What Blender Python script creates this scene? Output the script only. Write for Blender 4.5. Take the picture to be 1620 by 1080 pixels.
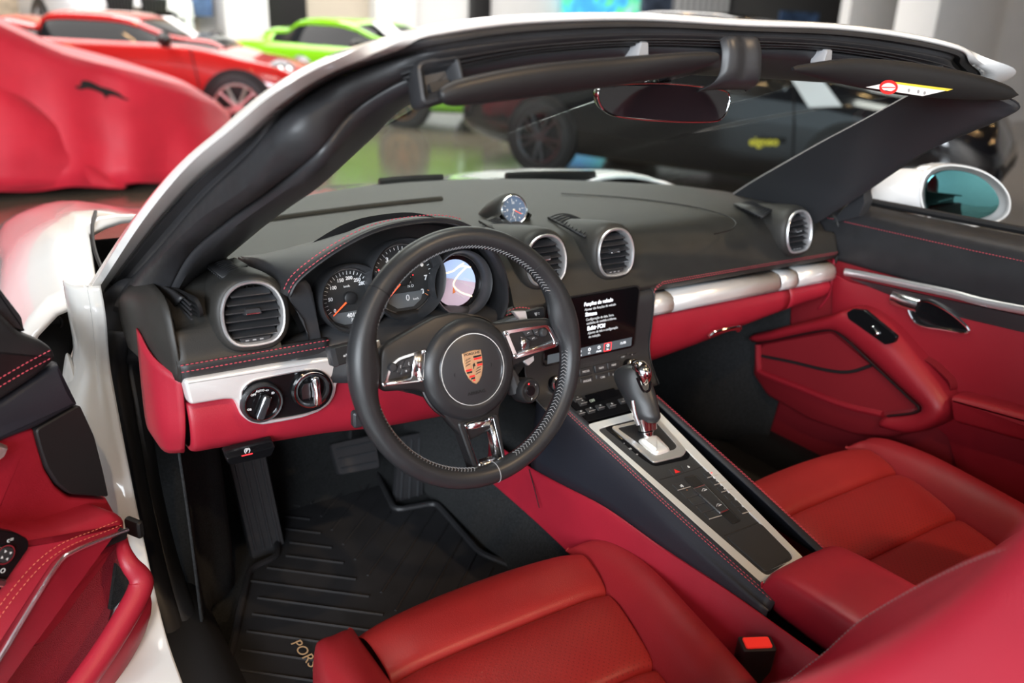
import bpy, bmesh, math, random
from mathutils import Vector, Matrix
random.seed(7)
C = bpy.context.scene.collection
for o in list(bpy.data.objects): bpy.data.objects.remove(o)
V = Vector
# ------------------------------------------------------------------ camera
CAM = V((-0.93156591, -0.93834077, 1.21482541))
CR = V((0.83549837, -0.54834502, 0.03549961)); CU = V((0.16461206, 0.31140537, 0.93591109)); CF = V((0.52425695, 0.77610852, -0.35044288))
FPX = 1335.08
cd = bpy.data.cameras.new('camera'); cam = bpy.data.objects.new('camera', cd); C.objects.link(cam)
m = Matrix.Identity(4)
for i in range(3): m[i][0] = CR[i]; m[i][1] = CU[i]; m[i][2] = -CF[i]; m[i][3] = CAM[i]
cam.matrix_world = m
cd.sensor_width = 36; cd.lens = FPX*36/1620; cd.clip_start = .02; cd.clip_end = 200
cd.dof.use_dof = True; cd.dof.focus_distance = 1.30; cd.dof.aperture_fstop = 2.8
bpy.context.scene.camera = cam
# ------------------------------------------------------------------ light and exposure
sc = bpy.context.scene
sc.view_settings.view_transform = 'Standard'; sc.view_settings.look = 'None'; sc.view_settings.gamma = 1; sc.view_settings.use_curve_mapping = False
sc.view_settings.exposure = 0.4
w = bpy.data.worlds.new('daylight'); sc.world = w; w.use_nodes = True
w.node_tree.nodes['Background'].inputs[0].default_value = (.80, .90, 1, 1); w.node_tree.nodes['Background'].inputs[1].default_value = .9
def area(name, loc, target, sx, sy, power, col):
    l = bpy.data.lights.new(name, 'AREA'); l.shape = 'RECTANGLE'; l.size = sx; l.size_y = sy; l.energy = power; l.color = col
    o = bpy.data.objects.new(name, l); C.objects.link(o); o.location = loc
    o.rotation_euler = (V(target)-V(loc)).to_track_quat('-Z', 'Y').to_euler(); return o
def spot(name, loc, target, power, col, ang, blend=.3, r=.05):
    l = bpy.data.lights.new(name, 'SPOT'); l.energy = power; l.color = col; l.spot_size = math.radians(ang); l.spot_blend = blend; l.shadow_soft_size = r
    o = bpy.data.objects.new(name, l); C.objects.link(o); o.location = loc
    o.rotation_euler = (V(target)-V(loc)).to_track_quat('-Z', 'Y').to_euler(); return o
area('shopfront_daylight', (-6.0, -5.2, 3.0), (-.3, .2, .6), 6, 2.4, 820, (.86, .93, 1))
area('ceiling_fill_light', (3, -5.2, 4.1), (3.2, -7.5, 1), 7, 1.5, 420, (1, .97, .94))  # added unseen fill: brightens the wall behind so the chrome reflects white
area('ceiling_fill_light', (-.4, 1.2, 4.1), (-.3, .6, 0), 2.4, 1.2, 75, (1, .95, .88))
area('ceiling_fill_light', (4, 10, 4.1), (4, 10, 0), 12, 5, 900, (1, .96, .92))  # unseen fill added to brighten the cars in the background
spot('ceiling_spot', (1.1, -2.8, 3.9), (.10, -.25, .4), 190, (1, .70, .42), 30)
spot('ceiling_spot', (-1.6, -2.6, 3.9), (-.25, -.25, .4), 110, (1, .70, .42), 30)

# ------------------------------------------------------------------ materials
MATS = {}
def mat(name, col, rough=.5, metal=0, coat=0, noise=0, nscale=60, bump=0, bscale=400, emit=None, est=1, trans=0, ior=1.45, sheen=0, alpha=1, coatr=.05, spec=.5, bdist=.001):
    m = bpy.data.materials.new(name); m.use_nodes = True; nt = m.node_tree; b = nt.nodes['Principled BSDF']
    I = b.inputs
    I['Base Color'].default_value = (*col, 1); I['Roughness'].default_value = rough; I['Metallic'].default_value = metal
    I['Coat Weight'].default_value = coat; I['Coat Roughness'].default_value = coatr; I['IOR'].default_value = ior; I['Transmission Weight'].default_value = trans
    I['Sheen Weight'].default_value = sheen; I['Alpha'].default_value = alpha; I['Specular IOR Level'].default_value = spec
    if emit: I['Emission Color'].default_value = (*emit, 1); I['Emission Strength'].default_value = est
    tc = nt.nodes.new('ShaderNodeTexCoord')
    if noise:
        n = nt.nodes.new('ShaderNodeTexNoise'); n.inputs['Scale'].default_value = nscale; n.inputs['Detail'].default_value = 4
        nt.links.new(tc.outputs['Object'], n.inputs['Vector'])
        r = nt.nodes.new('ShaderNodeValToRGB'); r.color_ramp.elements[0].position = .3; r.color_ramp.elements[1].position = .7
        r.color_ramp.elements[0].color = (*[c*(1-noise) for c in col], 1); r.color_ramp.elements[1].color = (*[min(1, c*(1+noise)) for c in col], 1)
        nt.links.new(n.outputs['Fac'], r.inputs['Fac']); nt.links.new(r.outputs['Color'], I['Base Color'])
    if bump:
        v = nt.nodes.new('ShaderNodeTexVoronoi' if bump > 0 else 'ShaderNodeTexNoise'); v.inputs['Scale'].default_value = bscale
        nt.links.new(tc.outputs['Object'], v.inputs['Vector'])
        bn = nt.nodes.new('ShaderNodeBump'); bn.inputs['Strength'].default_value = abs(bump); bn.inputs['Distance'].default_value = bdist
        nt.links.new(v.outputs[0], bn.inputs['Height']); nt.links.new(bn.outputs['Normal'], I['Normal'])
    MATS[name] = m; return m
mat('black_leather', (.022, .022, .024), .46, noise=.12, nscale=30, bump=.25, bscale=900, bdist=.0004)
mat('dash_leather', (.024, .023, .021), .52, noise=.1, nscale=30, bump=.25, bscale=800, bdist=.0004)
mat('navy_leather', (.018, .020, .028), .5, bump=.25, bscale=800, bdist=.0004)
mat('door_red_shaded', (.26, .010, .019), .45, bump=.3, bscale=700, bdist=.0004)  # red leather with the far door's dimmer light put into its colour
mat('red_leather', (.33, .014, .030), .42, noise=.06, nscale=14, bump=.3, bscale=700, bdist=.0004)
mat('seat_leather', (.26, .014, .020), .40, noise=.08, nscale=9, bump=.35, bscale=500, bdist=.0005)
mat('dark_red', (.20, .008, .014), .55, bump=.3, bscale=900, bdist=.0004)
mat('red_mesh', (.30, .012, .026), .6, bump=1, bscale=650, bdist=.001)
mat('wheel_leather', (.020, .021, .023), .38, noise=.1, nscale=20, bump=.2, bscale=700, bdist=.0003)
mat('black_plastic', (.014, .014, .015), .42, bump=.15, bscale=1500, bdist=.0002)
mat('satin_plastic', (.030, .031, .034), .38)
mat('gloss_black', (.006, .006, .007), .14, spec=.3)
mat('screen_black', (.004, .004, .005), .06)
mat('rubber', (.020, .020, .022), .50, noise=.2, nscale=12)
mat('seal_rubber', (.020, .020, .022), .46, noise=.2, nscale=12, bump=-.55, bscale=16, bdist=.008)
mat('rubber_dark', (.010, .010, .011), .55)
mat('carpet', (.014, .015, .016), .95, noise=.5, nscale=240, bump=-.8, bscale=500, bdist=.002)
mat('chrome', (.82, .83, .85), .10, metal=1)
mat('polished_silver', (.80, .81, .83), .22, metal=1)
mat('satin_silver', (.82, .82, .83), .28, metal=.8)
mat('galvano_silver', (.86, .87, .87), .34, metal=.5)
mat('dark_metal', (.16, .16, .17), .35, metal=1)
mat('gold', (.72, .45, .26), .35, metal=.8)
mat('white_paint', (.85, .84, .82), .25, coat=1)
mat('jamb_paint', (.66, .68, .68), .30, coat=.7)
mat('print_white', (.75, .76, .78), .5)
mat('print_grey', (.30, .30, .31), .5)
mat('print_orange', (.8, .25, .08), .5)
mat('print_red', (.75, .02, .02), .4)
mat('thread_red', (.55, .07, .10), .6)
mat('thread_orange', (.62, .16, .09), .6)
mat('thread_grey', (.34, .34, .35), .6)
mat('lamp_white', (.6, .7, .8), .5, emit=(.80, .90, 1), est=.9)
mat('lamp_red', (.8, .02, .02), .4, emit=(1, .03, .04), est=1.6)
mat('dial_black', (.016, .017, .018), .5)
mat('dial_grey', (.10, .11, .12), .45)
mat('needle_orange', (.9, .12, .03), .4, emit=(1, .10, .03), est=.7)
mat('clock_face', (.11, .16, .25), .35)
mat('window_glass', (.86, .96, .95), .01, trans=1, ior=1.01, spec=.5)
mat('tinted_glass', (.02, .025, .03), .03, coat=.3)
mat('cabin_glass', (.012, .014, .016), .06, spec=.22)
mat('mirror_glass', (.07, .20, .21), .02, metal=1)  # door mirror: dark teal reflection put into the glass colour
mat('inner_mirror_glass', (.012, .010, .012), .03, spec=.35)
mat('buckle_red', (.85, .04, .03), .3, emit=(1, .03, .02), est=.25)
mat('label_white', (.75, .74, .74), .5)
mat('label_yellow', (.80, .60, .05), .5)
def set_window(m):
    nt = m.node_tree; nt.nodes.clear(); out = nt.nodes.new('ShaderNodeOutputMaterial'); mx = nt.nodes.new('ShaderNodeMixShader')
    t = nt.nodes.new('ShaderNodeBsdfTransparent'); t.inputs[0].default_value = (.84, .93, .91, 1); g = nt.nodes.new('ShaderNodeBsdfGlossy'); g.inputs['Roughness'].default_value = .01
    lw = nt.nodes.new('ShaderNodeLayerWeight'); pw = nt.nodes.new('ShaderNodeMath'); pw.operation = 'POWER'; pw.inputs[1].default_value = 5
    ma = nt.nodes.new('ShaderNodeMath'); ma.operation = 'MULTIPLY_ADD'; ma.inputs[1].default_value = .35; ma.inputs[2].default_value = .02
    nt.links.new(lw.outputs['Facing'], pw.inputs[0]); nt.links.new(pw.outputs[0], ma.inputs[0]); nt.links.new(ma.outputs[0], mx.inputs[0]); nt.links.new(t.outputs[0], mx.inputs[1]); nt.links.new(g.outputs[0], mx.inputs[2]); nt.links.new(mx.outputs[0], out.inputs[0])
set_window(MATS['window_glass'])
def perforate(m):      # tiny regular punched dots in the seat leather
    nt = m.node_tree; b = nt.nodes['Principled BSDF']; tc = nt.nodes.new('ShaderNodeTexCoord')
    v = nt.nodes.new('ShaderNodeTexVoronoi'); v.inputs['Scale'].default_value = 150; v.inputs['Randomness'].default_value = .0
    mp = nt.nodes.new('ShaderNodeMapping'); mp.inputs['Scale'].default_value = (1, 1, .02); mp.inputs['Rotation'].default_value = (0, 0, .785)
    nt.links.new(tc.outputs['Object'], mp.inputs['Vector']); nt.links.new(mp.outputs[0], v.inputs['Vector'])
    r = nt.nodes.new('ShaderNodeValToRGB'); r.color_ramp.elements[0].position = .10; r.color_ramp.elements[1].position = .2
    r.color_ramp.elements[0].color = (.6, .6, .6, 1); r.color_ramp.elements[1].color = (1, 1, 1, 1)
    nt.links.new(v.outputs['Distance'], r.inputs['Fac'])
    mx = nt.nodes.new('ShaderNodeMix'); mx.data_type = 'RGBA'; mx.blend_type = 'MULTIPLY'; mx.inputs[0].default_value = 1
    src = b.inputs['Base Color'].links[0].from_socket
    nt.links.new(src, mx.inputs[6]); nt.links.new(r.outputs[0], mx.inputs[7]); nt.links.new(mx.outputs[2], b.inputs['Base Color'])
mat('perforated_leather', (.28, .017, .017), .40, noise=.08, nscale=9, bump=.35, bscale=500, bdist=.0005)
perforate(MATS['perforated_leather'])

# ------------------------------------------------------------------ helpers
def ray(px, py): return CF + CR*((px-810)/FPX) + CU*((540-py)/FPX)
def at(px, py, ax, val):                    # where the sight line of a measured photo point meets a real plane of the car
    d = ray(px, py); k = 'xyz'.index(ax); return CAM + d*((val-CAM[k])/d[k])
def atp(px, py, fr, h=0):                   # the same on the plane of a frame, h above it; returns local (a, b)
    d = ray(px, py); o = fr.o + fr.w*h; p = CAM + d*((o-CAM).dot(fr.w)/d.dot(fr.w)) - o
    return (p.dot(fr.u), p.dot(fr.v))
class Fr:                                   # local frame: origin, right, up, out
    def __init__(s, o, u, v, w=None):
        s.o = V(o); s.u = V(u).normalized(); s.w = (V(w) if w is not None else s.u.cross(V(v))).normalized()
        s.v = s.w.cross(s.u).normalized(); s.u = s.v.cross(s.w).normalized()
    def __call__(s, a, b, h=0): return s.o + s.u*a + s.v*b + s.w*h
    def at(s, a, b, h=0, rot=0):
        c, q = math.cos(rot), math.sin(rot); return Fr(s(a, b, h), s.u*c+s.v*q, s.v*c-s.u*q, s.w)
    def tilt(s, ax=0, ay=0):                # lean about u then v
        v = s.v*math.cos(ax)+s.w*math.sin(ax); w = s.w*math.cos(ax)-s.v*math.sin(ax); u = s.u
        return Fr(s.o, u*math.cos(ay)-w*math.sin(ay), v, w*math.cos(ay)+u*math.sin(ay))
WL = {}
def wl(o): return WL.get(o.name, V((0, 0, 0))) if o else V((0, 0, 0))
def thing(name, label, cat, loc=(0, 0, 0), group=None):
    o = bpy.data.objects.new(name, None); C.objects.link(o); o.location = loc; o.empty_display_size = .05
    WL[o.name] = V(loc); o['label'] = label; o['category'] = cat
    if group: o['group'] = group
    return o
def tag(o, label, cat, group=None, kind=None):
    if label: o['label'] = label
    if cat: o['category'] = cat
    if group: o['group'] = group
    if kind: o['kind'] = kind
    return o
class MB:
    def __init__(s): s.v = []; s.f = []
    def add(s, vs, fs): b = len(s.v); s.v += [V(p) for p in vs]; s.f += [tuple(i+b for i in f) for f in fs]; return s
    def grid(s, rows, cu=False, cv=False, cap0=False, cap1=False):
        n = len(rows); k = len(rows[0]); vs = [p for r in rows for p in r]; fs = []
        for i in range(n if cv else n-1):
            for j in range(k if cu else k-1):
                a = i*k+j; b = i*k+(j+1) % k; c = ((i+1) % n)*k+(j+1) % k; d = ((i+1) % n)*k+j; fs.append((a, b, c, d))
        if cap0: fs.append(tuple(range(k-1, -1, -1)))
        if cap1: fs.append(tuple(range((n-1)*k, n*k)))
        return s.add(vs, fs)
    def surf(s, rows, nu=4, nv=4): return s.grid(smooth2(rows, nu, nv))
    def rings(s, fr, out, prof, cap0=True, cap1=True):     # outline offset inwards by d at height h
        return s.grid([[fr(a, b, h) for a, b in offs(out, d)] for d, h in prof], cu=True, cap0=cap0, cap1=cap1)
    def box(s, fr, a, b, h, bev=0): # box a x b, from 0 to h
        o = rrect(a, b, min(a, b)*.12 if not bev else bev*1.5, 2); e = bev or min(a, b, abs(h))*.12
        return s.rings(fr, o, [(0, 0), (0, h-e*(1 if h > 0 else -1)), (e, h)])
    def tube(s, path, r, seg=10, closed=False, fx=1, up=None, caps=True):
        n = len(path); rows = []; N = None
        for i in range(n):
            t = (path[(i+1) % n]-path[i-1]) if closed else (path[min(i+1, n-1)]-path[max(i-1, 0)])
            t = t.normalized()
            if N is None or up is not None:
                q = V(up) if up is not None else (V((0, 0, 1)) if abs(t.z) < .9 else V((1, 0, 0)))
                N = (q-t*q.dot(t)).normalized()
            else: N = (N-t*N.dot(t)).normalized()
            B = t.cross(N); rr = r(i/(n-1)) if callable(r) else r
            rows.append([path[i]+(N*math.cos(6.28319*k/seg)+B*(fx*math.sin(6.28319*k/seg)))*rr for k in range(seg)])
        return s.grid(rows, cu=True, cv=closed, cap0=caps and not closed, cap1=caps and not closed)
    def lathe(s, fr, prof, seg=32, cap0=False, cap1=False):
        return s.grid([[fr(r*math.cos(6.28319*k/seg), r*math.sin(6.28319*k/seg), h) for k in range(seg)] for r, h in prof], cu=True, cap0=cap0, cap1=cap1)
    def build(s, name, material, parent=None, label=None, sharp=38, solid=0, bevel=0, sub=0, off=-1, flip=False):
        lo = V([min(p[i] for p in s.v) for i in range(3)]); hi = V([max(p[i] for p in s.v) for i in range(3)]); c = (lo+hi)/2
        if not parent: c.z = lo.z
        me = bpy.data.meshes.new(name); me.from_pydata([p-c for p in s.v], [], s.f)
        bm = bmesh.new(); bm.from_mesh(me); bmesh.ops.remove_doubles(bm, verts=bm.verts, dist=1e-6)
        ng = [f for f in bm.faces if len(f.verts) > 4]
        if ng: bmesh.ops.triangulate(bm, faces=ng, ngon_method='EAR_CLIP')
        bmesh.ops.recalc_face_normals(bm, faces=bm.faces)
        if flip: bmesh.ops.reverse_faces(bm, faces=bm.faces)
        bm.to_mesh(me); bm.free()
        for p in me.polygons: p.use_smooth = True
        me.set_sharp_from_angle(angle=math.radians(sharp))
        me.materials.append(MATS[material] if isinstance(material, str) else material)
        o = bpy.data.objects.new(name, me); C.objects.link(o); o.location = c-wl(parent); WL[o.name] = c
        if parent: o.parent = parent
        if label: o['label'] = label
        if bevel: q = o.modifiers.new('b', 'BEVEL'); q.width = bevel; q.segments = 2; q.limit_method = 'ANGLE'
        if solid: q = o.modifiers.new('s', 'SOLIDIFY'); q.thickness = solid; q.offset = off
        if sub: q = o.modifiers.new('u', 'SUBSURF'); q.levels = sub; q.render_levels = sub
        return o
def cr(P, n=6, closed=False):
    P = list(P); m_ = len(P); out = []
    get = (lambda i: P[i % m_]) if closed else (lambda i: P[i] if 0 <= i < m_ else (P[0]*2-P[1] if i < 0 else P[-1]*2-P[-2]))
    for i in range(m_ if closed else m_-1):
        a, b, c, d = get(i-1), get(i), get(i+1), get(i+2)
        for k in range(n):
            t = k/n; out.append((b*2+(c-a)*t+(a*2-b*5+c*4-d)*t*t+(b*3-a-c*3+d)*t*t*t)*.5)
    if not closed: out.append(P[-1])
    return out
def smooth2(rows, nu, nv):
    R = [cr(r, nu) if nu > 1 else list(r) for r in rows]
    if nv <= 1: return R
    cols = [cr([r[j] for r in R], nv) for j in range(len(R[0]))]
    return [[c[i] for c in cols] for i in range(len(cols[0]))]
def cr2(P, n=6, closed=True): return [(p.x, p.y) for p in cr([V((a, b, 0)) for a, b in P], n, closed)]
def rrect(a, b, r, n=4, x=0, y=0):
    r = min(r, a/2-1e-5, b/2-1e-5); o = []
    for cx, cy, a0 in ((a/2-r, b/2-r, 0), (-a/2+r, b/2-r, 90), (-a/2+r, -b/2+r, 180), (a/2-r, -b/2+r, 270)):
        for k in range(n+1): t = math.radians(a0+90*k/n); o.append((x+cx+r*math.cos(t), y+cy+r*math.sin(t)))
    return o
def circ(r, n=32, x=0, y=0, sy=1): return [(x+r*math.cos(6.28319*k/n), y+r*sy*math.sin(6.28319*k/n)) for k in range(n)]
def rpoly(P, r, n=4):                       # polygon with rounded corners
    out = []; m_ = len(P)
    for i in range(m_):
        p = V((*P[i], 0)); a = V((*P[i-1], 0))-p; b = V((*P[(i+1) % m_], 0))-p
        rr = min(r, a.length*.45, b.length*.45); s_ = p+a.normalized()*rr; e = p+b.normalized()*rr
        for k in range(n+1): t = k/n; q = s_*(1-t)**2+p*2*t*(1-t)+e*t*t; out.append((q.x, q.y))
    return out
def offs(out, d):
    if not d: return out
    n = len(out); A = sum(out[i][0]*out[(i+1) % n][1]-out[(i+1) % n][0]*out[i][1] for i in range(n)); sg = 1 if A > 0 else -1; res = []
    for i in range(n):
        j = i-1
        while abs(out[i][0]-out[j][0])+abs(out[i][1]-out[j][1]) < 1e-7: j -= 1
        k = (i+1) % n
        while abs(out[i][0]-out[k][0])+abs(out[i][1]-out[k][1]) < 1e-7: k = (k+1) % n
        tx, ty = out[k][0]-out[j][0], out[k][1]-out[j][1]; L = math.hypot(tx, ty) or 1
        res.append((out[i][0]-ty/L*d*sg, out[i][1]+tx/L*d*sg))
    return res
def part(name, mt, parent, fn, **k): b = MB(); fn(b); return b.build(name, mt, parent, **k)
def plen(P): return sum((P[i+1]-P[i]).length for i in range(len(P)-1))
def walk(P, step):
    out = []; acc = 0; nxt = 0
    for i in range(len(P)-1):
        L = (P[i+1]-P[i]).length
        while nxt <= acc+L and L > 0: t = (nxt-acc)/L; out.append((P[i].lerp(P[i+1], t), (P[i+1]-P[i]).normalized())); nxt += step
        acc += L
    return out
def stitch(P, mt, parent, step=.0065, ln=.0045, r=.0005, slant=None, name='stitching'):
    b = MB()
    for p, t in walk(P, step):
        d = (t+slant*.8).normalized() if slant is not None else t
        b.tube([p-d*ln/2, p, p+d*ln/2], lambda q: r*(.5+1.0*(1-abs(2*q-1))), 4)
    o = b.build(name, mt, parent); o['kind'] = 'stuff'; return o
def text(fr, s, size, mt, parent, name='lettering', ext=.0002, align='CENTER', sx=1, label=None, bold=0):
    cu = bpy.data.curves.new(name, 'FONT'); cu.body = s; cu.size = size; cu.extrude = ext; cu.align_x = align; cu.align_y = 'CENTER'; cu.resolution_u = 3; cu.offset = bold
    t = bpy.data.objects.new(name, cu); me = t.to_mesh(); vs = [fr(p.co.x*sx, p.co.y, p.co.z+ext) for p in me.vertices]; fs = [tuple(p.vertices) for p in me.polygons]
    t.to_mesh_clear(); bpy.data.objects.remove(t)
    if not vs: return None
    return MB().add(vs, fs).build(name, mt, parent, label=label)
def flat(b, fr, out, h=0, t=.0003): return b.rings(fr, out, [(0, h), (0, h+t)])
UX, UY, UZ = V((1, 0, 0)), V((0, 1, 0)), V((0, 0, 1))
def mx(p): return V((-p.x, p.y, p.z))
# ------------------------------------------------------------------ windscreen frame: measured left half, mirrored
pil = dict(  # curves across the frame from the outer skin to the glass, from the pillar foot up to the corner: px, py, x
 c0=[(150,457,-.765),(216,361,-.735),(291,269,-.70),(366,205,-.675),(431,151,-.655),(506,106,-.625),(590,73,-.565)],
 c1=[(154,476,-.745),(228,373,-.715),(301,290,-.68),(380,222,-.655),(440,165,-.635),(517,112,-.60),(608,78,-.54)],
 c2=[(170,480,-.735),(245,400,-.705),(315,318,-.675),(392,243,-.65),(455,175,-.62),(530,125,-.575),(625,93,-.515)],
 c3=[(247,506,-.71),(295,409,-.68),(358,350,-.65),(431,296,-.62),(501,243,-.60),(560,172,-.55),(640,124,-.50)],
 c4=[(303,484,-.66),(319,444,-.62),(402,371,-.58),(455,330,-.56),(508,292,-.54),(586,221,-.48),(643,168,-.445)])
hdr = dict(  # header: px, py, y
 c0=[(700,46,-.125),(840,31,-.11),(1010,28,-.10),(1195,38,-.095)],
 c1=[(700,56,-.118),(840,38,-.105),(1010,33,-.097),(1195,43,-.093)],
 c2=[(700,80,-.11),(840,63,-.10),(1010,54,-.092),(1195,58,-.09)],
 c3=[(715,106,-.085),(850,80,-.075),(1015,70,-.07),(1200,76,-.07)],
 c4=[(730,135,.03),(880,125,.045),(1040,118,.055),(1225,128,.06)])
def fullcurve(k):
    L = [at(a, b, 'x', c) for a, b, c in pil[k]] + [at(a, b, 'y', c) for a, b, c in hdr[k]]
    mid = L[-1].copy(); mid.x = 0
    L = L[:-1]+[mid]; return L+[mx(p) for p in L[-2::-1]]
K = {k: fullcurve(k) for k in pil}
RIGHT = dict(  # the far pillar's trim as measured, foot last
 c3=[(1606,158,.60),(1588,184,.615),(1540,205,.63),(1460,240,.65),(1385,292,.682),(1330,328,.685),(1290,352,.68)],
 c4=[(1460,138,.49),(1430,155,.53),(1370,188,.555),(1300,225,.58),(1240,259,.60),(1190,288,.62),(1150,314,.64)])
for k in RIGHT: K[k][-7:] = [at(a, b, 'x', c) for a, b, c in RIGHT[k]]
wf = thing('windscreen_frame', 'white painted windscreen frame with black rubber seal and trim above the dashboard', 'windscreen frame', (0, .7, .74))
def blend(a, b, t, off=V((0, 0, 0))): return [p.lerp(q, t)+off for p, q in zip(a, b)]
def outn(a, b, d):   # offset of a strip towards the cabin/up side, normal to the strip
    r = []; n = len(a)
    for i in range(n):
        t = (a[min(i+1, n-1)]-a[max(i-1, 0)]); w_ = b[i]-a[i]; q = t.cross(w_).normalized()
        if q.dot(CAM-a[i]) < 0 and i <= n//2: q = -q
        r.append(q*d)
    for i in range(n//2+1, n): r[i] = mx(r[n-1-i])
    return r
def strip(name, mt, curves, n=6, **k):
    b = MB(); b.surf(curves, n, k.pop('nv', 2)); return b.build(name, mt, wf, **k)
c0, c1, c2, c3, c4 = (K[k] for k in ('c0', 'c1', 'c2', 'c3', 'c4'))
nh = len(c0)//2; c0 = [p+(p-CAM).normalized()*(.022 if 5 < i < 15 else .006) if i <= nh else p for i, p in enumerate(c0)]; c0 = c0[:nh+1]; c0[nh].x = 0; c0 = c0+[mx(p) for p in c0[-2::-1]];  outer = [p+(p-CAM).normalized()*.045+V((-.012 if i < 7 else 0, 0, -.006)) for i, p in enumerate(c0[:nh+1])]; outer[nh].x = 0; outer = outer+[mx(p) for p in outer[-2::-1]]
strip('painted_frame', 'white_paint', [outer, c0, c1], solid=.006)
n1 = outn(c1, c2, .004)
strip('outer_seal', 'rubber', [c1, [p+q for p, q in zip(blend(c1, c2, .35), n1)], [p-q for p, q in zip(blend(c1, c2, .6), n1)], c2], solid=.004)
n2 = outn(c2, c3, 1)
def lobe(t, d): return [p.lerp(q, t)+n*d for p, q, n in zip(c2, c3, n2)]
sd = [.02, .022, .024, .024, .022, .016, .010, .006, .004, .003, .003]; sd = sd+sd[-2::-1]
def lobe2(t, k): return [p.lerp(q, t)+n*(k*s_) for p, q, n, s_ in zip(c2, c3, n2, sd)]
strip('weatherstrip', 'seal_rubber', [c2, lobe2(.12, .55), lobe2(.42, 1), lobe2(.72, .8), lobe2(.93, .35), c3], n=8, solid=.004)
n3 = outn(c3, c4, 1)
def tr(t, k): return [p.lerp(q, t)+n*(k*.02) for p, q, n in zip(c3, c4, n3)]
c5 = [p+(p-CAM).normalized()*.03 for p in c4]
strip('inner_trim', 'satin_plastic', [c3, tr(.06, .5), tr(.35, .55), tr(.75, .35), c4, c5], n=8, solid=.004)
# crease lines of the seal in the corner
for k_, (t, i0) in enumerate(((.25, 1), (.62, 1))):
    L = cr([p.lerp(q, t)+n*(s_*(.98 if t < .5 else .93)+.0005) for p, q, n, s_ in zip(c2, c3, n2, sd)], 6)
# rubber grooves along the header
for k_, t in enumerate((.2, .45, .7)):
    L = cr(blend(c2, c3, t), 6)
    L = [p+n for p, n in zip(L, cr([q*.0042*(1+s_*120) if False else q*(s_*(.72+.3*math.sin(3.14*t))+.0015) for q, s_ in zip(n2, sd)], 6))]
    o = part('seal_rib', 'rubber', wf, lambda b: b.tube(L[36:-36], .0010, 6))
# glass
gb = MB(); top = [V((p.x, p.y+.004, p.z)) for p in c4[1:-1]]
nG = len(top); bot = []
for i, p in enumerate(top):
    s_ = -.64+1.28*i/(nG-1); bot.append(V((s_, .93-.62*s_*s_, .842+.02*s_*s_)))
mid_ = [a.lerp(b, .5)+V((0, 0, .02)) for a, b in zip(top, bot)]
gb.surf([top, mid_, bot], 4, 6)
gb.build('windscreen_glass', 'window_glass', wf, sharp=180, label='clear windscreen glass')
# rubber boots at the pillar feet and the aperture seal running down
for sgn in (-1, 1):
    q = lambda px, py, x: (at(px, py, 'x', x) if sgn < 0 else mx(at(px, py, 'x', x)))
    b = MB(); b.surf([[q(158,474,-.755), q(200,440,-.725), q(262,452,-.70), q(292,470,-.69)],
                      [q(160,520,-.76), q(190,505,-.735), q(235,515,-.705), q(258,512,-.70)],
                      [q(168,568,-.76), q(192,572,-.74), q(222,570,-.715), q(236,540,-.71)]], 6, 5)
    b.build('pillar_boot', 'seal_rubber', wf, solid=.005)
    for nm, mt, prof in (('aperture_seal', 'rubber', [(0, 0), (.2, .012), (.42, .012), (.5, .002), (.6, .012), (.85, .010), (1, 0)]),):
        outr = [q(164,520,-.765), q(168,570,-.765), q(180,640,-.765), q(203,760,-.765), q(228,880,-.765), q(256,1000,-.765), q(290,1100,-.765), q(340,1200,-.765)]
        innr = [q(240,520,-.705), q(222,570,-.705), q(233,640,-.705), q(250,760,-.705), q(278,880,-.705), q(312,980,-.705), q(352,1080,-.705), q(400,1180,-.705)]
        b = MB(); b.surf([[a.lerp(c, t)+V((-sgn*.3*h if sgn > 0 else .3*h, -h, 0)) for a, c in zip(outr, innr)] for t, h in prof], 6, 3)
        b.build(nm, mt, wf, solid=.004)
# latch socket at the left corner of the header
def socket(px0, sgn, nm):
    o = at(694, 125, 'y', -.108); fr = Fr(o, V((.9, -.03, .22)), V((0, .30, .95)))
    fr.w = fr.w if fr.w.y < 0 else -fr.w
    if sgn > 0: fr = Fr(mx(fr.o), V((.9, .03, -.22)), V((0, .3, .95)), mx(fr.w))
    b = MB(); O = rpoly([(-.030, -.022), (.025, -.022), (.030, .019), (-.020, .022)], .010)
    b.rings(fr, O, [(0, -.03), (-.003, -.004), (0, .004), (.003, .005), (.005, .003), (.011, -.006), (.012, -.010)], cap0=False)
    s_ = b.build('latch_socket', 'satin_plastic', wf)
    part('latch_slot', 'black_plastic', s_, lambda b: b.box(fr.at(.002, -.006, -.0100), .024, .010, .004))
socket(0, -1, 'l'); socket(0, 1, 'r')
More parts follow.
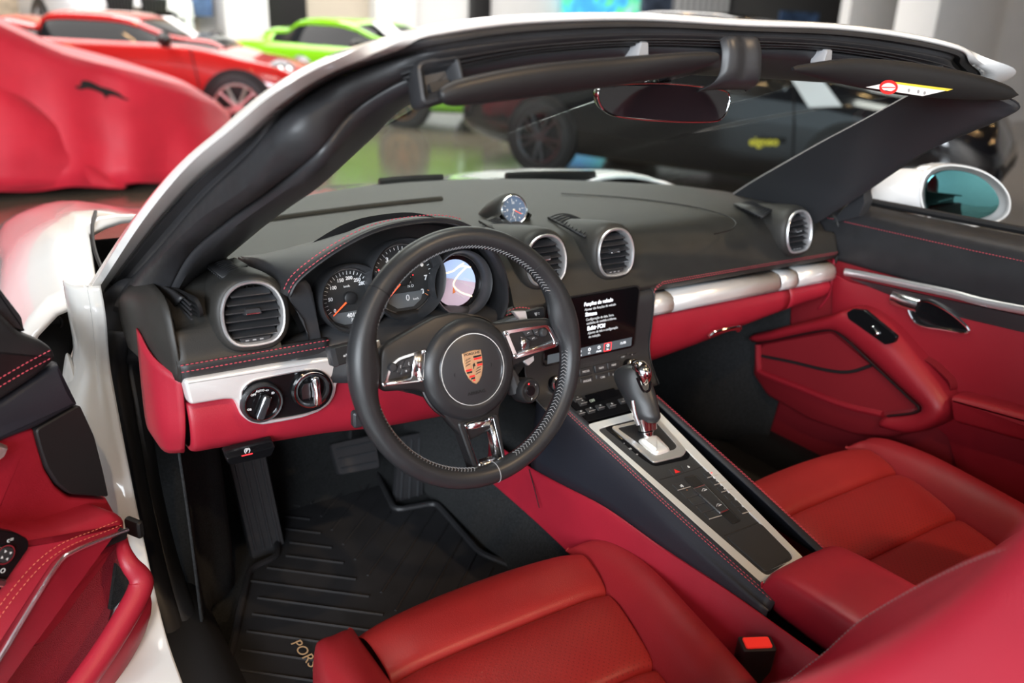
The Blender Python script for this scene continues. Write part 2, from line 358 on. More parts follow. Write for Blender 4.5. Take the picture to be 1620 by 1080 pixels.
# centre cover at the header, shaped shell
fc = Fr(at(1182, 92, 'y', -.105), (1, .02, 0), (0, .35, .93)); fc.w = fc.w if fc.w.y < 0 else -fc.w
b = MB(); rows = []
for j, (bv, hh, hw) in enumerate([(.034, -.02, .030), (.033, -.006, .033), (.028, .002, .036), (.012, .004, .037), (-.006, .000, .038), (-.020, -.006, .041), (-.028, -.018, .045), (-.031, -.040, .048)]):
    rows.append([fc(t*hw, bv, hh - .010*abs(t)**6 - .005*math.exp(-((t)/.35)**2)*(1 if 1 < j < 6 else .3)) for t in [-1.04, -1, -.85, -.6, -.35, 0, .35, .6, .85, 1, 1.04]])
b.surf(rows, 3, 4); b.build('header_cover', 'satin_plastic', wf, solid=.003)
for px in (1016, 1308):
    y0 = at(px, 80 if px < 1200 else 90, 'y', -.085); part('visor_hook', 'print_grey', wf, lambda b: b.rings(Fr(y0, UX, UZ, (0, -1, 0)), rpoly([(-.011, -.010), (.011, -.010), (.008, .011), (-.006, .011)], .003), [(0, -.02), (0, 0), (.002, .003)]), label='small grey visor hook')

# ------------------------------------------------------------------ sun visors
def visor(name, label, ends, top, bot, dep, lab=False):
    t = thing(name, label, 'sun visor', ends[0], 'sun visors')
    b = MB(); rows = []
    for a, c, d in zip(top, bot, dep):
        m_ = (a+c)/2; h = (a-c)/2; n = V((0, -1, -.15)).normalized()
        rows.append([m_+h*math.cos(6.28319*k/20)+V((0, 1, .15))*(d*math.sin(6.28319*k/20)) for k in range(20)])
    R = [ [None]*20 for _ in range(0)]
    cols = [cr([r[j] for r in rows], 6) for j in range(20)]
    b.grid([[c[i] for c in cols] for i in range(len(cols[0]))], cu=True, cap0=True, cap1=True)
    b.build('visor_panel', 'black_plastic', t); return t
Y = -.135
def P_(px, py, y): return at(px, py, 'y', y)
vt = [P_(694,152,-.145), P_(698,139,-.145), P_(735,123,-.145), P_(850,102,-.142), P_(980,90,-.135), P_(1080,83,-.14), P_(1128,82,-.14), P_(1137,88,-.14)]
vb = [P_(695,155,-.145), P_(708,167,-.142), P_(750,165,-.138), P_(870,150,-.13), P_(985,134,-.125), P_(1080,117,-.125), P_(1125,101,-.135), P_(1137,92,-.14)]
v1 = visor('sun_visor', 'long dark sun visor over the steering wheel on the left of the header', (vt[0],), vt, vb, [.003, .008, .011, .012, .012, .011, .008, .002])
vt = [P_(1254,106,-.13), P_(1275,101,-.13), P_(1350,92,-.135), P_(1440,98,-.15), P_(1530,114,-.165), P_(1590,133,-.175), P_(1609,148,-.18)]
vb = [P_(1254,112,-.13), P_(1280,121,-.125), P_(1345,136,-.125), P_(1430,151,-.14), P_(1520,157,-.155), P_(1585,158,-.17), P_(1609,151,-.18)]
v2 = visor('sun_visor', 'short dark sun visor with a warning label on the right of the header', (vt[0],), vt, vb, [.003, .007, .011, .012, .012, .009, .003])
# warning label stuck on the lower face of the right visor
lf = Fr(at(1438, 142, 'y', -.1585), at(1480,140,'y',-.164)-at(1400,136,'y',-.152), V((0, .12, 1)))
lf.w = lf.w if lf.w.y < 0 else -lf.w
def lp(px, py): return atp(px, py, lf)
lab_ = part('warning_label', 'label_white', v2, lambda b: flat(b, lf, [lp(1369,138), lp(1459,152), lp(1507,141), lp(1412,129)], 0, .0006), label='white and yellow airbag warning label')
part('label_band', 'label_yellow', lab_, lambda b: flat(b, lf, [lp(1405,131), lp(1498,144), lp(1507,141), lp(1412,129)], .0007, .0003))
cx, cy = lp(1405, 138); rr_ = abs(lp(1420,140)[0]-cx)
part('prohibition_ring', 'print_red', lab_, lambda b: b.rings(lf, circ(rr_*.95, 24, cx, cy, .52), [(0, .0007), (0, .0012), (rr_*.2, .0012), (rr_*.2, .0007)], cap0=False, cap1=False))
part('prohibition_bar', 'print_red', lab_, lambda b: flat(b, lf, [(cx-rr_*.7, cy-.0015), (cx+rr_*.7, cy-.0005), (cx+rr_*.7, cy+.0008), (cx-rr_*.7, cy)], .0008))
part('pictogram', 'print_grey', lab_, lambda b: [b.rings(lf, circ(.0026, 12, *lp(px, py)), [(0, .0007), (0, .0011)]) for px, py in ((1437,143),(1452,145),(1462,147))])

# ------------------------------------------------------------------ rear-view mirror
rm = thing('rearview_mirror', 'frameless look dark rear-view mirror with thin silver rim hanging from the header', 'mirror', P_(1050,160,.04))
fm = Fr(P_(1050,163,.04), V((.95, -.16, -.01)), V((0, .05, 1))); fm.w = fm.w if fm.w.y < 0 else -fm.w
O = [atp(px, py, fm) for px, py in ((946,141),(965,133),(1050,130),(1135,139),(1154,150),(1152,170),(1142,188),(1120,194),(1050,193),(985,187),(958,178),(946,162))]
O = cr2(O, 4)
part('mirror_housing', 'gloss_black', rm, lambda b: b.rings(fm, O, [(.02, -.03), (.004, -.018), (0, -.004), (0, 0)], cap1=False))
part('mirror_rim', 'chrome', rm, lambda b: b.rings(fm, O, [(0, -.001), (0, .002), (.0018, .0026), (.0034, .001)], cap0=False, cap1=False))
part('mirror_glass', 'inner_mirror_glass', rm, lambda b: b.rings(fm, offs(O, .003), [(0, -.001), (0, .0015)]))
part('mirror_arm', 'black_plastic', rm, lambda b: b.tube(cr([fm(.01, .01, -.02), fm(.02, .03, -.04), fm(.03, .055, -.03), fm(.035, .06, .03)], 5), lambda q: .014, 10))
# ------------------------------------------------------------------ dashboard
da = thing('dashboard', 'black leather and red dashboard with four round air vents and silver trim', 'dashboard', (0, .3, .58))
def X(x, y, z): return V((x, y, z))
xs = [-.715, -.70, -.66, -.60, -.57, -.56, -.45, -.30, -.18, -.165, -.12, 0, .12, .16, .22, .34, .46, .58, .66, .70, .712]
rows = []
for x in xs:
    e = max(0, (abs(x)-.58)/.135); bi = 1 if -.565 < x < -.17 else 0; yg = .94-.75*x*x; s = -.035*e*e; ce = 1 if -.13 < x < .14 else 0
    zt = .858-.03*e**2.5
    P = [X(x, yg, zt-.018), X(x, yg-.06, zt-.006), X(x, .56-.08*e, zt), X(x, .42, zt+.001), X(x, .34, zt)]
    if bi: P += [X(x, .31, zt-.012), X(x, .295, zt-.04), X(x, .29, .80), X(x, .285, .76), X(x, .28, .745), X(x, .28, .735)]
    else: P += [X(x, .275+s*.3, zt-.006), X(x, .232, zt-.030), X(x, .213, .805), X(x, .197-.004*ce, .772), X(x, .192-.004*ce, .762), X(x, .20, .738 if x < 0 else .748)]
    rows.append(P)
b = MB(); b.grid(smooth2(rows, 4, 1)); b.build('upper_pad', 'dash_leather', da, sharp=60, solid=.004)
# seams of the passenger airbag field and the rear ledge on top
def top(px, py, z=.8605): return at(px, py, 'z', z)
part('airbag_seam', 'rubber_dark', da, lambda b: b.tube(cr([top(888,306), top(985,312), top(1080,324), top(1140,338), top(1163,350), top(1158,362), top(1130,370)], 6), .0012, 5))
part('top_ledge', 'dash_leather', da, lambda b: b.tube(cr([V((x, .66-.25*x*x, .858)) for x in (-.5, -.4, -.25, -.12, -.05)], 6), .006, 8))
# side end caps in the door opening
for s in (-1, 1):
    q = lambda p: p if s < 0 else mx(p)
    part('end_cap', 'dash_leather', da, lambda b: b.surf([[q(X(-.712, .195, .738)), q(X(-.714, .20, .80)), q(X(-.714, .24, .85)), q(X(-.712, .40, .842))],
        [q(X(-.735, .26, .738)), q(X(-.738, .27, .79)), q(X(-.74, .32, .825)), q(X(-.738, .42, .81))], [q(X(-.742, .42, .72)), q(X(-.745, .42, .74)), q(X(-.745, .44, .76)), q(X(-.742, .46, .78))]], 5, 4), solid=.003)
# pad lower band with double stitching on the driver's outer side
fd = Fr((0, .189, .72), UX, UZ, -UY)
part('lower_band', 'black_leather', da, lambda b: b.surf([[X(x, .190-dy, .764-dz+.0*x) for x in (-.712, -.66, -.60, -.54, -.50)] for dy, dz in ((-.008, -.004), (0, 0), (.001, .012), (-.002, .023), (-.012, .027))], 4, 4), solid=.003)
for z in (.766, .756): stitch([X(-.71, .1885, z), X(-.50, .1885, z)], 'thread_red', da, r=.0006)
for z in (.7665, .7625): stitch(cr([X(.146, .1845, .66), X(.146, .1845, .735), X(.150, .1845, z-.008), X(.165, .1845, z), X(.20, .189, z+.001), X(.44, .1895, z+.001), X(.70, .1895, z)], 6), 'thread_red', da, r=.0005)
# red lower panels
def redrow(x, zt, zb, y0=.200): return [X(x, y0+.02, zt), X(x, y0+.002, zt-.001), X(x, y0-.004, zt-.008), X(x, y0-.010, zt-(zt-zb)*.3), X(x, y0-.010, zt-(zt-zb)*.55), X(x, y0-.002, zt-(zt-zb)*.8), X(x, y0+.022, zb+.002), X(x, y0+.06, zb)]
b = MB(); b.surf([redrow(-.708, .704, .622, .205), redrow(-.70, .704, .615), redrow(-.66, .704, .612), redrow(-.59, .704, .602), redrow(-.50, .704, .595), redrow(-.40, .704, .582), redrow(-.28, .704, .575), redrow(-.19, .704, .57)], 3, 4)
b.build('knee_panel', 'red_leather', da, sharp=60, solid=.003)
b = MB(); b.surf([redrow(.150, .703, .588), redrow(.17, .703, .586), redrow(.30, .703, .60), redrow(.45, .703, .622), redrow(.56, .703, .637)], 3, 4)
gl = b.build('glovebox_door', 'red_leather', da, sharp=60, solid=.003)
b = MB(); b.surf([redrow(.5615, .703, .637), redrow(.62, .703, .645), redrow(.69, .703, .652), redrow(.712, .70, .66, .21)], 3, 4); b.build('outer_panel', 'red_leather', da, sharp=60, solid=.003)
L = [at(1122,530,'y',.180), at(1134,523,'y',.176), at(1167,516,'y',.176), at(1170,520,'y',.180)]
part('glovebox_handle', 'chrome', gl, lambda b: b.tube(cr(L, 4), .0032, 8, fx=1.5))
part('handle_recess', 'dark_red', gl, lambda b: b.tube(cr([p+V((0, .003, -.004)) for p in L], 4), .005, 8))
# red end faces beside the door
for s in (-1, 1):
    q = lambda p: p if s < 0 else mx(p)
    part('end_panel', 'red_leather', da, lambda b: b.surf([[q(X(-.712, .20, .742)), q(X(-.712, .198, .70)), q(X(-.714, .20, .66)), q(X(-.714, .222, .618))],
        [q(X(-.738, .245, .765)), q(X(-.74, .235, .70)), q(X(-.74, .235, .65)), q(X(-.735, .25, .612))], [q(X(-.745, .30, .79)), q(X(-.748, .30, .70)), q(X(-.748, .30, .64)), q(X(-.74, .31, .612))]], 4, 4), solid=.003)
# silver trim on the driver's side with the switch lobe
O = [atp(px, py, fd, .006) for px, py in ((290,602),(350,592),(430,578),(515,566),(560,560),(560,592),(540,597),(534,607),(531,625),(522,640),(505,652),(480,661),(445,668),(415,673),(396,669),(382,658),(376,640),(370,632),(355,632),(300,641))]
part('trim_strip', 'galvano_silver', da, lambda b: b.rings(fd, rpoly(O, .006, 3), [(-.001, -.01), (0, .002), (.001, .005), (.003, .007), (.005, .0075)]), label='silver trim strip with switch surround')
part('trim_strip', 'galvano_silver', da, lambda b: b.rings(fd, [(-.26, -.017), (-.17, -.017), (-.17, .016), (-.26, .016)], [(0, -.01), (0, .003), (.003, .006)]))
O2 = rpoly([atp(px, py, fd, .008) for px, py in ((383,616),(398,603),(420,598),(450,592),(480,586),(505,585),(520,596),(527,612),(522,632),(508,645),(480,654),(440,661),(412,664),(393,656),(383,640))], .008, 3)
sp = part('switch_panel', 'gloss_black', da, lambda b: b.rings(fd, O2, [(0, .0060), (0, .0088), (.001, .0094), (.004, .0086)]))
part('panel_edge', 'satin_silver', da, lambda b: b.rings(fd, O2, [(-.0025, .007), (-.002, .0095), (-.0005, .0095), (0, .007)], cap0=False, cap1=False))
def knobbase(cx, cy, r): return Fr(fd(*atp(cx, cy, fd, .01), .008), UX, V((0, .12, 1)), -UY)
fk = knobbase(414, 636, 0)
lk = part('light_switch', 'satin_plastic', da, lambda b: b.lathe(fk, [(.031, -.006), (.0305, .006), (.0285, .009), (.0265, .008), (.0262, .004), (0, .004)], 40), label='round headlight switch with white symbols')
part('ring', 'chrome', lk, lambda b: b.lathe(fk, [(.0262, .006), (.0258, .009), (.0250, .009), (.0248, .006)], 40))
part('dial_ring', 'gloss_black', lk, lambda b: b.lathe(fk, [(.0248, .0055), (.015, .0065), (.0145, .009), (0, .0095)], 40))
fkr = fk.at(0, 0, .009, -.42)
part('knob_bar', 'satin_plastic', lk, lambda b: b.rings(fkr, rpoly([(-.005, -.021), (.005, -.021), (.0045, .015), (-.0045, .015)], .004), [(0, 0), (0, .009), (.0015, .012)]))
part('bar_edge', 'chrome', lk, lambda b: b.rings(fkr, rpoly([(-.0056, -.0216), (.0056, -.0216), (.0051, .0156), (-.0051, .0156)], .004), [(0, .007), (-.0003, .0085), (.0008, .0095), (.001, .007)], cap0=False, cap1=False))
for s, a, rr in (('OFF', 128, .0205), ('AUTO', 97, .0205), ('<>', 68, .0205), ('ID', 40, .0205), ('O$', 195, .0205)):
    text(fk.at(rr*math.cos(math.radians(a)), rr*math.sin(math.radians(a)), .007), s, .0045, 'print_white', lk, bold=.0001)
fi = knobbase(492, 615, 0)
ig = part('ignition_switch', 'gloss_black', da, lambda b: b.lathe(fi, [(.031, -.004), (.0305, .004), (.028, .006), (.026, .003), (.0255, -.004), (0, -.004)], 40), label='round ignition switch with chrome grip')
part('ring', 'chrome', ig, lambda b: b.lathe(fi, [(.0285, .006), (.0280, .0085), (.0262, .0085), (.0255, .004)], 40))
part('collar', 'satin_plastic', ig, lambda b: b.lathe(fi, [(.0255, .004), (.022, .006), (.021, .0), (0, -.001)], 40))
part('key_plate', 'dark_metal', ig, lambda b: b.rings(fi.at(-.008, .0, 0), rpoly([(-.008, -.013), (.006, -.013), (.006, .013), (-.004, .013), (-.009, .005)], .002), [(0, 0), (0, .005), (.001, .007)]))
b = MB(); fg = fi.at(.004, -.002, .001, .05); rws = []
for t, wv in ((-1, .002), (-.9, .0055), (-.5, .0068), (0, .006), (.5, .0068), (.9, .006), (1, .002)):
    rws.append([fg(wv*math.cos(a_), .023*t+.002, .011+.010*math.sin(a_)*(1-.3*t*t)) for a_ in [6.28319*k/16 for k in range(16)]])
b.grid([[c_[i] for c_ in [cr([r[j] for r in rws], 4) for j in range(16)]] for i in range(25)], cu=True, cap0=True, cap1=True); b.build('grip', 'chrome', ig)
# parking brake switch under the knee panel
pb = part('parking_brake_switch', 'gloss_black', da, lambda b: b.rings(Fr(at(393,722,'y',.175), (1, -.02, .0), (0, -.35, 1)), rpoly([(-.028, -.008), (.034, -.008), (.040, .012), (-.034, .010)], .006), [(0, -.02), (0, 0), (.002, .003)]))
text(Fr(at(391,712,'y',.168), UX, UZ, -UY), '(P)', .008, 'print_white', pb, bold=.0002)
part('lamp_line', 'lamp_red', pb, lambda b: b.box(Fr(at(391,719,'y',.168), UX, UZ, -UY), .016, .0015, .0006, .0002))
# passenger trim strip
tz0, tz1 = .7015, .7365
def trim_piece(xa, xb, nm='trim_panel', m='galvano_silver'):
    part(nm, m, da, lambda b: b.grid([[X(x, .200, tz0), X(x, .190, tz0+.001), X(x, .186, tz0+.006), X(x, .186, tz0+.018), X(x, .190, tz1-.006), X(x, .199, tz1), X(x, .222, tz1+.004)] for x in (xa, (xa+xb)/2, xb)], cap0=False), solid=.002)
trim_piece(.147, .205); trim_piece(.2065, .515); trim_piece(.520, .572); trim_piece(.577, .703)
part('trim_shelf', 'satin_plastic', da, lambda b: b.grid([[X(x, .225, tz1+.003), X(x, .2, .748), X(x, .205, .757)] for x in (.145, .705)]), solid=.003)
part('trim_edge', 'chrome', da, lambda b: b.tube([X(.148, .1895, tz0-.0005), X(.70, .1895, tz0-.0005)], .0012, 6))
# ------------------------------------------------------------------ air vents
VO = cr2([(0, .047), (.019, .0435), (.034, .032), (.0425, .013), (.0435, -.008), (.039, -.027), (.028, -.040), (.012, -.044), (-.012, -.044), (-.028, -.040), (-.039, -.027), (-.0435, -.008), (-.0425, .013), (-.034, .032), (-.019, .0435)], 4)
def vent(o, yaw=0, k=1.0, tab=0):
    fr = Fr(o, V((1, yaw, 0)), V((0, .16, 1))); fr.w = fr.w if fr.w.y < 0 else -fr.w
    out = [(a*k, b_*k) for a, b_ in VO]
    t = part('air_vent', 'dash_leather', da, lambda b: b.rings(fr, out, [(-.012, -.16), (-.013, -.09), (-.013, -.05), (-.012, -.022), (-.0095, -.009), (-.006, -.002), (-.002, .0005), (.001, 0)], cap0=False, cap1=False), sharp=70)
    part('vent_ring', 'satin_silver', t, lambda b: b.rings(fr, out, [(-.0015, -.002), (-.0012, .0022), (.0005, .0042), (.0028, .0036), (.0042, .0012), (.0052, -.006), (.0052, -.03)], cap0=False, cap1=False))
    part('vent_duct', 'rubber_dark', t, lambda b: b.rings(fr, out, [(.0045, -.004), (.007, -.040), (.007, -.041)], cap0=False))
    def half(z):
        xsn = []
        n = len(out)
        for i in range(n):
            (a0, b0), (a1, b1) = out[i], out[(i+1) % n]
            if (b0-z)*(b1-z) <= 0 and b0 != b1: xsn.append(abs(a0+(a1-a0)*(z-b0)/(b1-b0)))
        return max(xsn)-.0055 if xsn else .01
    for i in range(6):
        z = (.031-.0115*i)*k; h = half(z+.002 if z > 0 else z-.004)
        b = MB(); c_, s_ = math.cos(.42), math.sin(.42)
        b.rings(Fr(fr(0, z, -.012), fr.u, fr.w*c_-fr.v*s_*.9, fr.v*c_+fr.w*s_), rpoly([(-h, -.011), (h, -.011), (h*.985, .009), (-h*.985, .009)], .002, 2), [(0, -.0009), (0, .0006), (.0004, .0010)])
        b.build('slat', 'satin_plastic', t)
    for i in range(7):
        a = (-.030+.010*i)*k; v_ = (math.sqrt(max(0, 1-(a/(.043*k))**2)))*.038*k
        part('vane', 'rubber_dark', t, lambda b: b.box(Fr(fr(a, 0, -.038), fr.u, fr.v), .0011, 2*v_, .016, .0003))
    ft = fr.at(0, .004*k, -.008)
    part('vent_tab', 'satin_plastic', t, lambda b: b.rings(ft, rpoly([(-.013, -.0045), (.013, -.0045), (.010, .0045), (-.010, .0045)], .002), [(0, -.006), (0, .006), (.001, .008)]))
    part('tab_edge', 'chrome', t, lambda b: b.box(ft.at(0, -.0030, .0078), .019, .0022, .0007, .0003))
    fw = fr.at(0, -.0365*k, -.004)
    part('vent_wheel', 'satin_plastic', t, lambda b: b.rings(fw, rpoly([(-.019*k, -.0035), (.019*k, -.0035), (.0225*k, .0035), (-.0225*k, .0035)], .002), [(0, -.01), (0, .001), (.001, .002)]))
    for a in (-.012, -.002, .008): part('wheel_mark', 'print_grey', t, lambda b: b.box(fw.at(a*k, 0, .002), .005*k, .0018, .0004, .0001))
    return t
vent(at(401,497,'y',.192), -.06); vent(at(864,412,'y',.205), 0, .95); vent(at(974,400,'y',.205), 0, .95); vent(at(1264,367,'y',.198), .05, .98)
def grille(corners, n, z, par=da):   # defroster slots on top: dark tray with ribs
    A, B_, C_, D = [at(px, py, 'z', z) for px, py in corners]
    up = V((0, 0, 1)); g = part('defrost_grille', 'rubber_dark', par, lambda b: b.grid([[A+up*.001, B_+up*.001], [D+up*.001, C_+up*.001]]), solid=.004)
    for i in range(n):
        t = (i+.5)/n; p, q = A.lerp(D, t), B_.lerp(C_, t)
        part('rib', 'satin_plastic', g, lambda b: b.tube(cr([p, p.lerp(q, .25)+up*.004, p.lerp(q, .5)+up*.0055, p.lerp(q, .75)+up*.004, q], 4), .0015, 6, fx=.7))
grille([(328,424),(372,412),(392,424),(352,443)], 8, .867)
grille([(757,352),(800,351),(832,370),(795,374)], 9, .863); grille([(866,343),(905,340),(944,357),(925,374)], 10, .863); grille([(1160,325),(1200,320),(1228,330),(1206,346)], 10, .860)
# side slots of the left outlet
g = part('side_outlet', 'rubber_dark', da, lambda b: b.rings(Fr(X(-.685, .25, .835), UY, V((-.25, 0, 1)), V((-1, -.2, -.2))), rrect(.09, .03, .012), [(0, -.004), (0, .001)]))
for i in range(4): part('rib', 'satin_plastic', g, lambda b: b.tube([X(-.688, .205, .845-.007*i), X(-.692, .295, .847-.007*i)], .0016, 6))
# ------------------------------------------------------------------ clock pod
cl = at(812,332,'x',-.03); fcl = Fr(cl, V((1, -.10, 0)), V((0, .30, 1))); fcl.w = fcl.w if fcl.w.y < 0 else -fcl.w
pod = MB(); rws = []
for h, r, dz, ex in ((.004, .0275, 0, 1), (.003, .0305, 0, 1), (-.006, .034, 0, 1.0), (-.025, .036, -.001, 1.05), (-.06, .034, -.006, 1.2), (-.10, .026, -.014, 1.6), (-.13, .012, -.022, 2)):
    rws.append([fcl(r*ex*math.cos(a)*(1+.35*(math.sin(a) < -.3)), r*math.sin(a)+dz, h) for a in [6.28319*k/32 for k in range(32)]])
pod.grid(rws, cu=True, cap1=True); pd = pod.build('clock_pod', 'dash_leather', da, sharp=60)
b = MB(); rws = []
P0 = [top(768,350), top(785,334), top(800,322), top(860,330), top(880,350), top(862,362), top(830,366), top(795,364)]
part('clock_bezel', 'polished_silver', pd, lambda b: b.lathe(fcl, [(.0295, .001), (.0290, .006), (.0270, .008), (.0250, .006), (.0243, .001)], 40))
cf = part('clock_dial', 'clock_face', pd, lambda b: b.lathe(fcl, [(.0246, .0012), (0, .0012)], 40))
for k in range(12):
    a = math.radians(30*k+6); L_ = .0035 if k % 3 else .005
    part('mark', 'print_white', pd, lambda b: b.box(fcl.at(.0195*math.cos(a), .0195*math.sin(a), .0014, a), L_, .0012, .0004, .0001))
for s, a in (('12', 90), ('3', 0), ('6', -90), ('9', 180)): text(fcl.at(.0135*math.cos(math.radians(a)), .0135*math.sin(math.radians(a)), .0014), s, .006, 'print_white', pd, bold=.0002)
part('hand', 'needle_orange', pd, lambda b: b.box(fcl.at(.007, -.004, .002, -.5), .020, .0012, .0006, .0002)); part('hand', 'print_white', pd, lambda b: b.box(fcl.at(-.002, -.006, .002, -1.9), .013, .0014, .0006, .0002))
part('subdial', 'print_grey', pd, lambda b: b.lathe(fcl.at(-.001, -.011, .0014), [(.0068, 0), (.0068, .0004), (.006, .0004), (.006, 0)], 20))
part('clock_hub', 'satin_silver', pd, lambda b: b.lathe(fcl, [(.0022, .001), (.0022, .004), (0, .0045)], 12))
# ------------------------------------------------------------------ instrument binnacle
E_ = [at(px, py, 'y', y) for px, py, y in ((457,470,.172),(470,446,.17),(500,420,.165),(540,393,.16),(590,368,.155),(640,355,.155),(700,350,.155),(745,361,.16),(780,392,.165),(800,430,.17),(806,478,.175),(795,510,.18))]
E_ = cr(E_, 4); cen = V((-.365, .2, .80))
def sh(P, k, dy, dz=0): return [V((cen.x+(p.x-cen.x)*k, p.y+dy, cen.z+(p.z-cen.z)*k+dz)) for p in P]
Bk = []
for p in E_:
    q = V((cen.x+(p.x-cen.x)*1.10, .36, min(.862, p.z+.004))) if p.z > .80 else V((p.x*1.0, .26, p.z)); Bk.append(q)
Bm = [p.lerp(q, .55)+V((0, 0, .012 if p.z > .86 else .0)) for p, q in zip(E_, Bk)]
b = MB(); b.surf([sh(E_, .955, .055), sh(E_, .965, .012), sh(E_, .985, .001), sh(E_, 1.0, .002), sh(E_, 1.02, .012, .001), Bm, Bk], 1, 4)
hd = b.build('instrument_hood', 'black_leather', da, sharp=60, solid=.0025)
for k_ in (1.006, 1.022): stitch(sh(E_, k_, .002 if k_ < 1.01 else .012, .0025 if k_ < 1.01 else .004)[1:28], 'thread_red', hd, r=.0006)
Eo = sh(E_, .96, .05); bo = [V((-.475, .235, .735)), V((-.36, .235, .725)), V((-.25, .235, .735))]
part('instrument_panel', 'black_plastic', da, lambda b: b.add([V((p.x, .252, p.z)) for p in Eo]+[V((-.21, .252, .74)), V((-.36, .252, .73)), V((-.51, .252, .735))], [tuple(range(len(Eo)+3))]))
part('lower_cowl', 'satin_plastic', da, lambda b: b.surf([[X(-.56, .23, .76), X(-.50, .232, .775), X(-.43, .215, .785), X(-.36, .205, .787), X(-.29, .215, .785), X(-.22, .228, .775), X(-.165, .225, .76)],
    [X(-.56, .19, .745), X(-.50, .19, .755), X(-.43, .165, .765), X(-.36, .155, .768), X(-.29, .165, .765), X(-.22, .19, .76), X(-.165, .19, .75)],
    [X(-.56, .19, .72), X(-.50, .18, .70), X(-.43, .15, .70), X(-.36, .14, .70), X(-.29, .15, .70), X(-.22, .18, .70), X(-.165, .19, .70)]], 4, 4), solid=.003)
part('side_shroud', 'satin_plastic', da, lambda b: b.surf([[at(px, py, 'y', .20) for px, py in P] for P in (((480,505),(455,468),(462,440)), ((498,560),(482,500),(490,450)), ((540,620),(520,580),(505,520)))], 4, 4), solid=.003)
def gauge(px, py, r, lab, dial='dial_black'):
    o = at(px, py, 'y', .215); fr = Fr(o, UX, V((0, .20, 1))); fr.w = fr.w if fr.w.y < 0 else -fr.w
    g = part('gauge', 'satin_plastic', da, lambda b: b.lathe(fr, [(r*1.02, -.04), (r*1.12, -.01), (r*1.16, .018), (r*1.13, .024), (r*1.06, .020), (r*.98, .002), (r*.97, -.004)], 56), label=lab)
    part('gauge_ring', 'dark_metal', g, lambda b: b.lathe(fr, [(r*.98, -.002), (r*.97, .001), (r*.945, .001), (r*.94, -.003)], 56))
    part('dial', dial, g, lambda b: b.lathe(fr, [(r*.95, -.002), (0, -.002)], 56))
    return g, fr
def pol(fr, r, a, h=0, rot=True): a_ = math.radians(a); return fr.at(r*math.cos(a_), r*math.sin(a_), h, a_ if rot else 0)
g, fr = gauge(553, 471, .046, 'left gauge with orange needle and speed numbers')
for k in range(29):
    a = 210-8.6*k
    part('tick', 'print_white', g, lambda b: b.box(pol(fr, .0385, a, -.0015), .004 if k % 2 else .006, .0009, .0004, .0001))
for s, a in (('0', 214), ('50', 178), ('100', 143), ('150', 112), ('200', 84), ('250', 58), ('280', 40)): text(pol(fr, .030, a, -.0015, False), s, .0075, 'print_white', g, bold=.0002)
text(fr.at(-.002, .018, -.0015), 'km/h', .005, 'print_white', g)
part('needle', 'needle_orange', g, lambda b: b.rings(fr.at(0, 0, .003, math.radians(218)), [(-.006, -.0016), (.038, -.0007), (.038, .0007), (-.006, .0016)], [(0, 0), (.0002, .0012)]))
part('needle_hub', 'black_plastic', g, lambda b: b.lathe(fr, [(.010, -.001), (.0095, .005), (.008, .006), (0, .006)], 24))
dd = part('odometer_window', 'dial_grey', g, lambda b: flat(b, fr, [(-.036, -.021), (.036, -.021), (.028, -.033), (.012, -.040), (-.012, -.040), (-.028, -.033)], -.0015, .0005))
text(fr.at(.002, -.027, -.0008), '4019', .009, 'print_white', g, bold=.0002); text(fr.at(.006, -.0345, -.0008), '751.8', .0065, 'print_white', g)
g, fr = gauge(638, 441, .0565, 'large centre gauge with numbers up to 8')
for k in range(33):
    a = 225-8.2*k; o_ = k > 28
    part('tick', 'print_orange' if o_ else 'print_white', g, lambda b: b.box(pol(fr, .049, a, -.0015), .004 if k % 4 else .0065, .001, .0004, .0001))
for k in range(9): text(pol(fr, .040, 225-32.8*k, -.0015, False), str(k), .0105, 'print_white', g, bold=.0004)
part('needle', 'needle_orange', g, lambda b: b.rings(fr.at(0, 0, .003, math.radians(222)), [(-.008, -.0016), (.044, -.0007), (.044, .0007), (-.008, .0016)], [(0, 0), (.0002, .0012)]))
part('needle_hub', 'black_plastic', g, lambda b: b.lathe(fr, [(.011, -.001), (.0105, .005), (.009, .006), (0, .006)], 24))
part('display_window', 'dial_grey', g, lambda b: flat(b, fr, [(-.033, -.022), (.033, -.022), (.028, -.036), (.014, -.0455), (-.014, -.0455), (-.028, -.036)], -.0015, .0005))
text(fr.at(.005, -.031, -.0008), '0', .014, 'print_white', g); text(fr.at(.019, -.034, -.0008), 'km/h', .005, 'print_white', g)
text(fr.at(.012, .0, -.0008), 'P', .006, 'print_white', g); text(fr.at(.012, -.007, -.0008), 'R', .006, 'print_white', g); text(fr.at(.012, -.013, -.0008), 'N D', .006, 'print_white', g)
part('warning_lamp', 'lamp_red', g, lambda b: b.lathe(fr.at(.018, .004, -.0012), [(.001, 0), (0, .0005)], 8)); part('warning_lamp', 'lamp_red', g, lambda b: b.lathe(Fr(at(599,427,'y',.195), UX, UZ, -UY), [(.0012, 0), (0, .0006)], 8))
g, fr = gauge(723, 447, .0475, 'right round display with navigation map', 'screen_black')
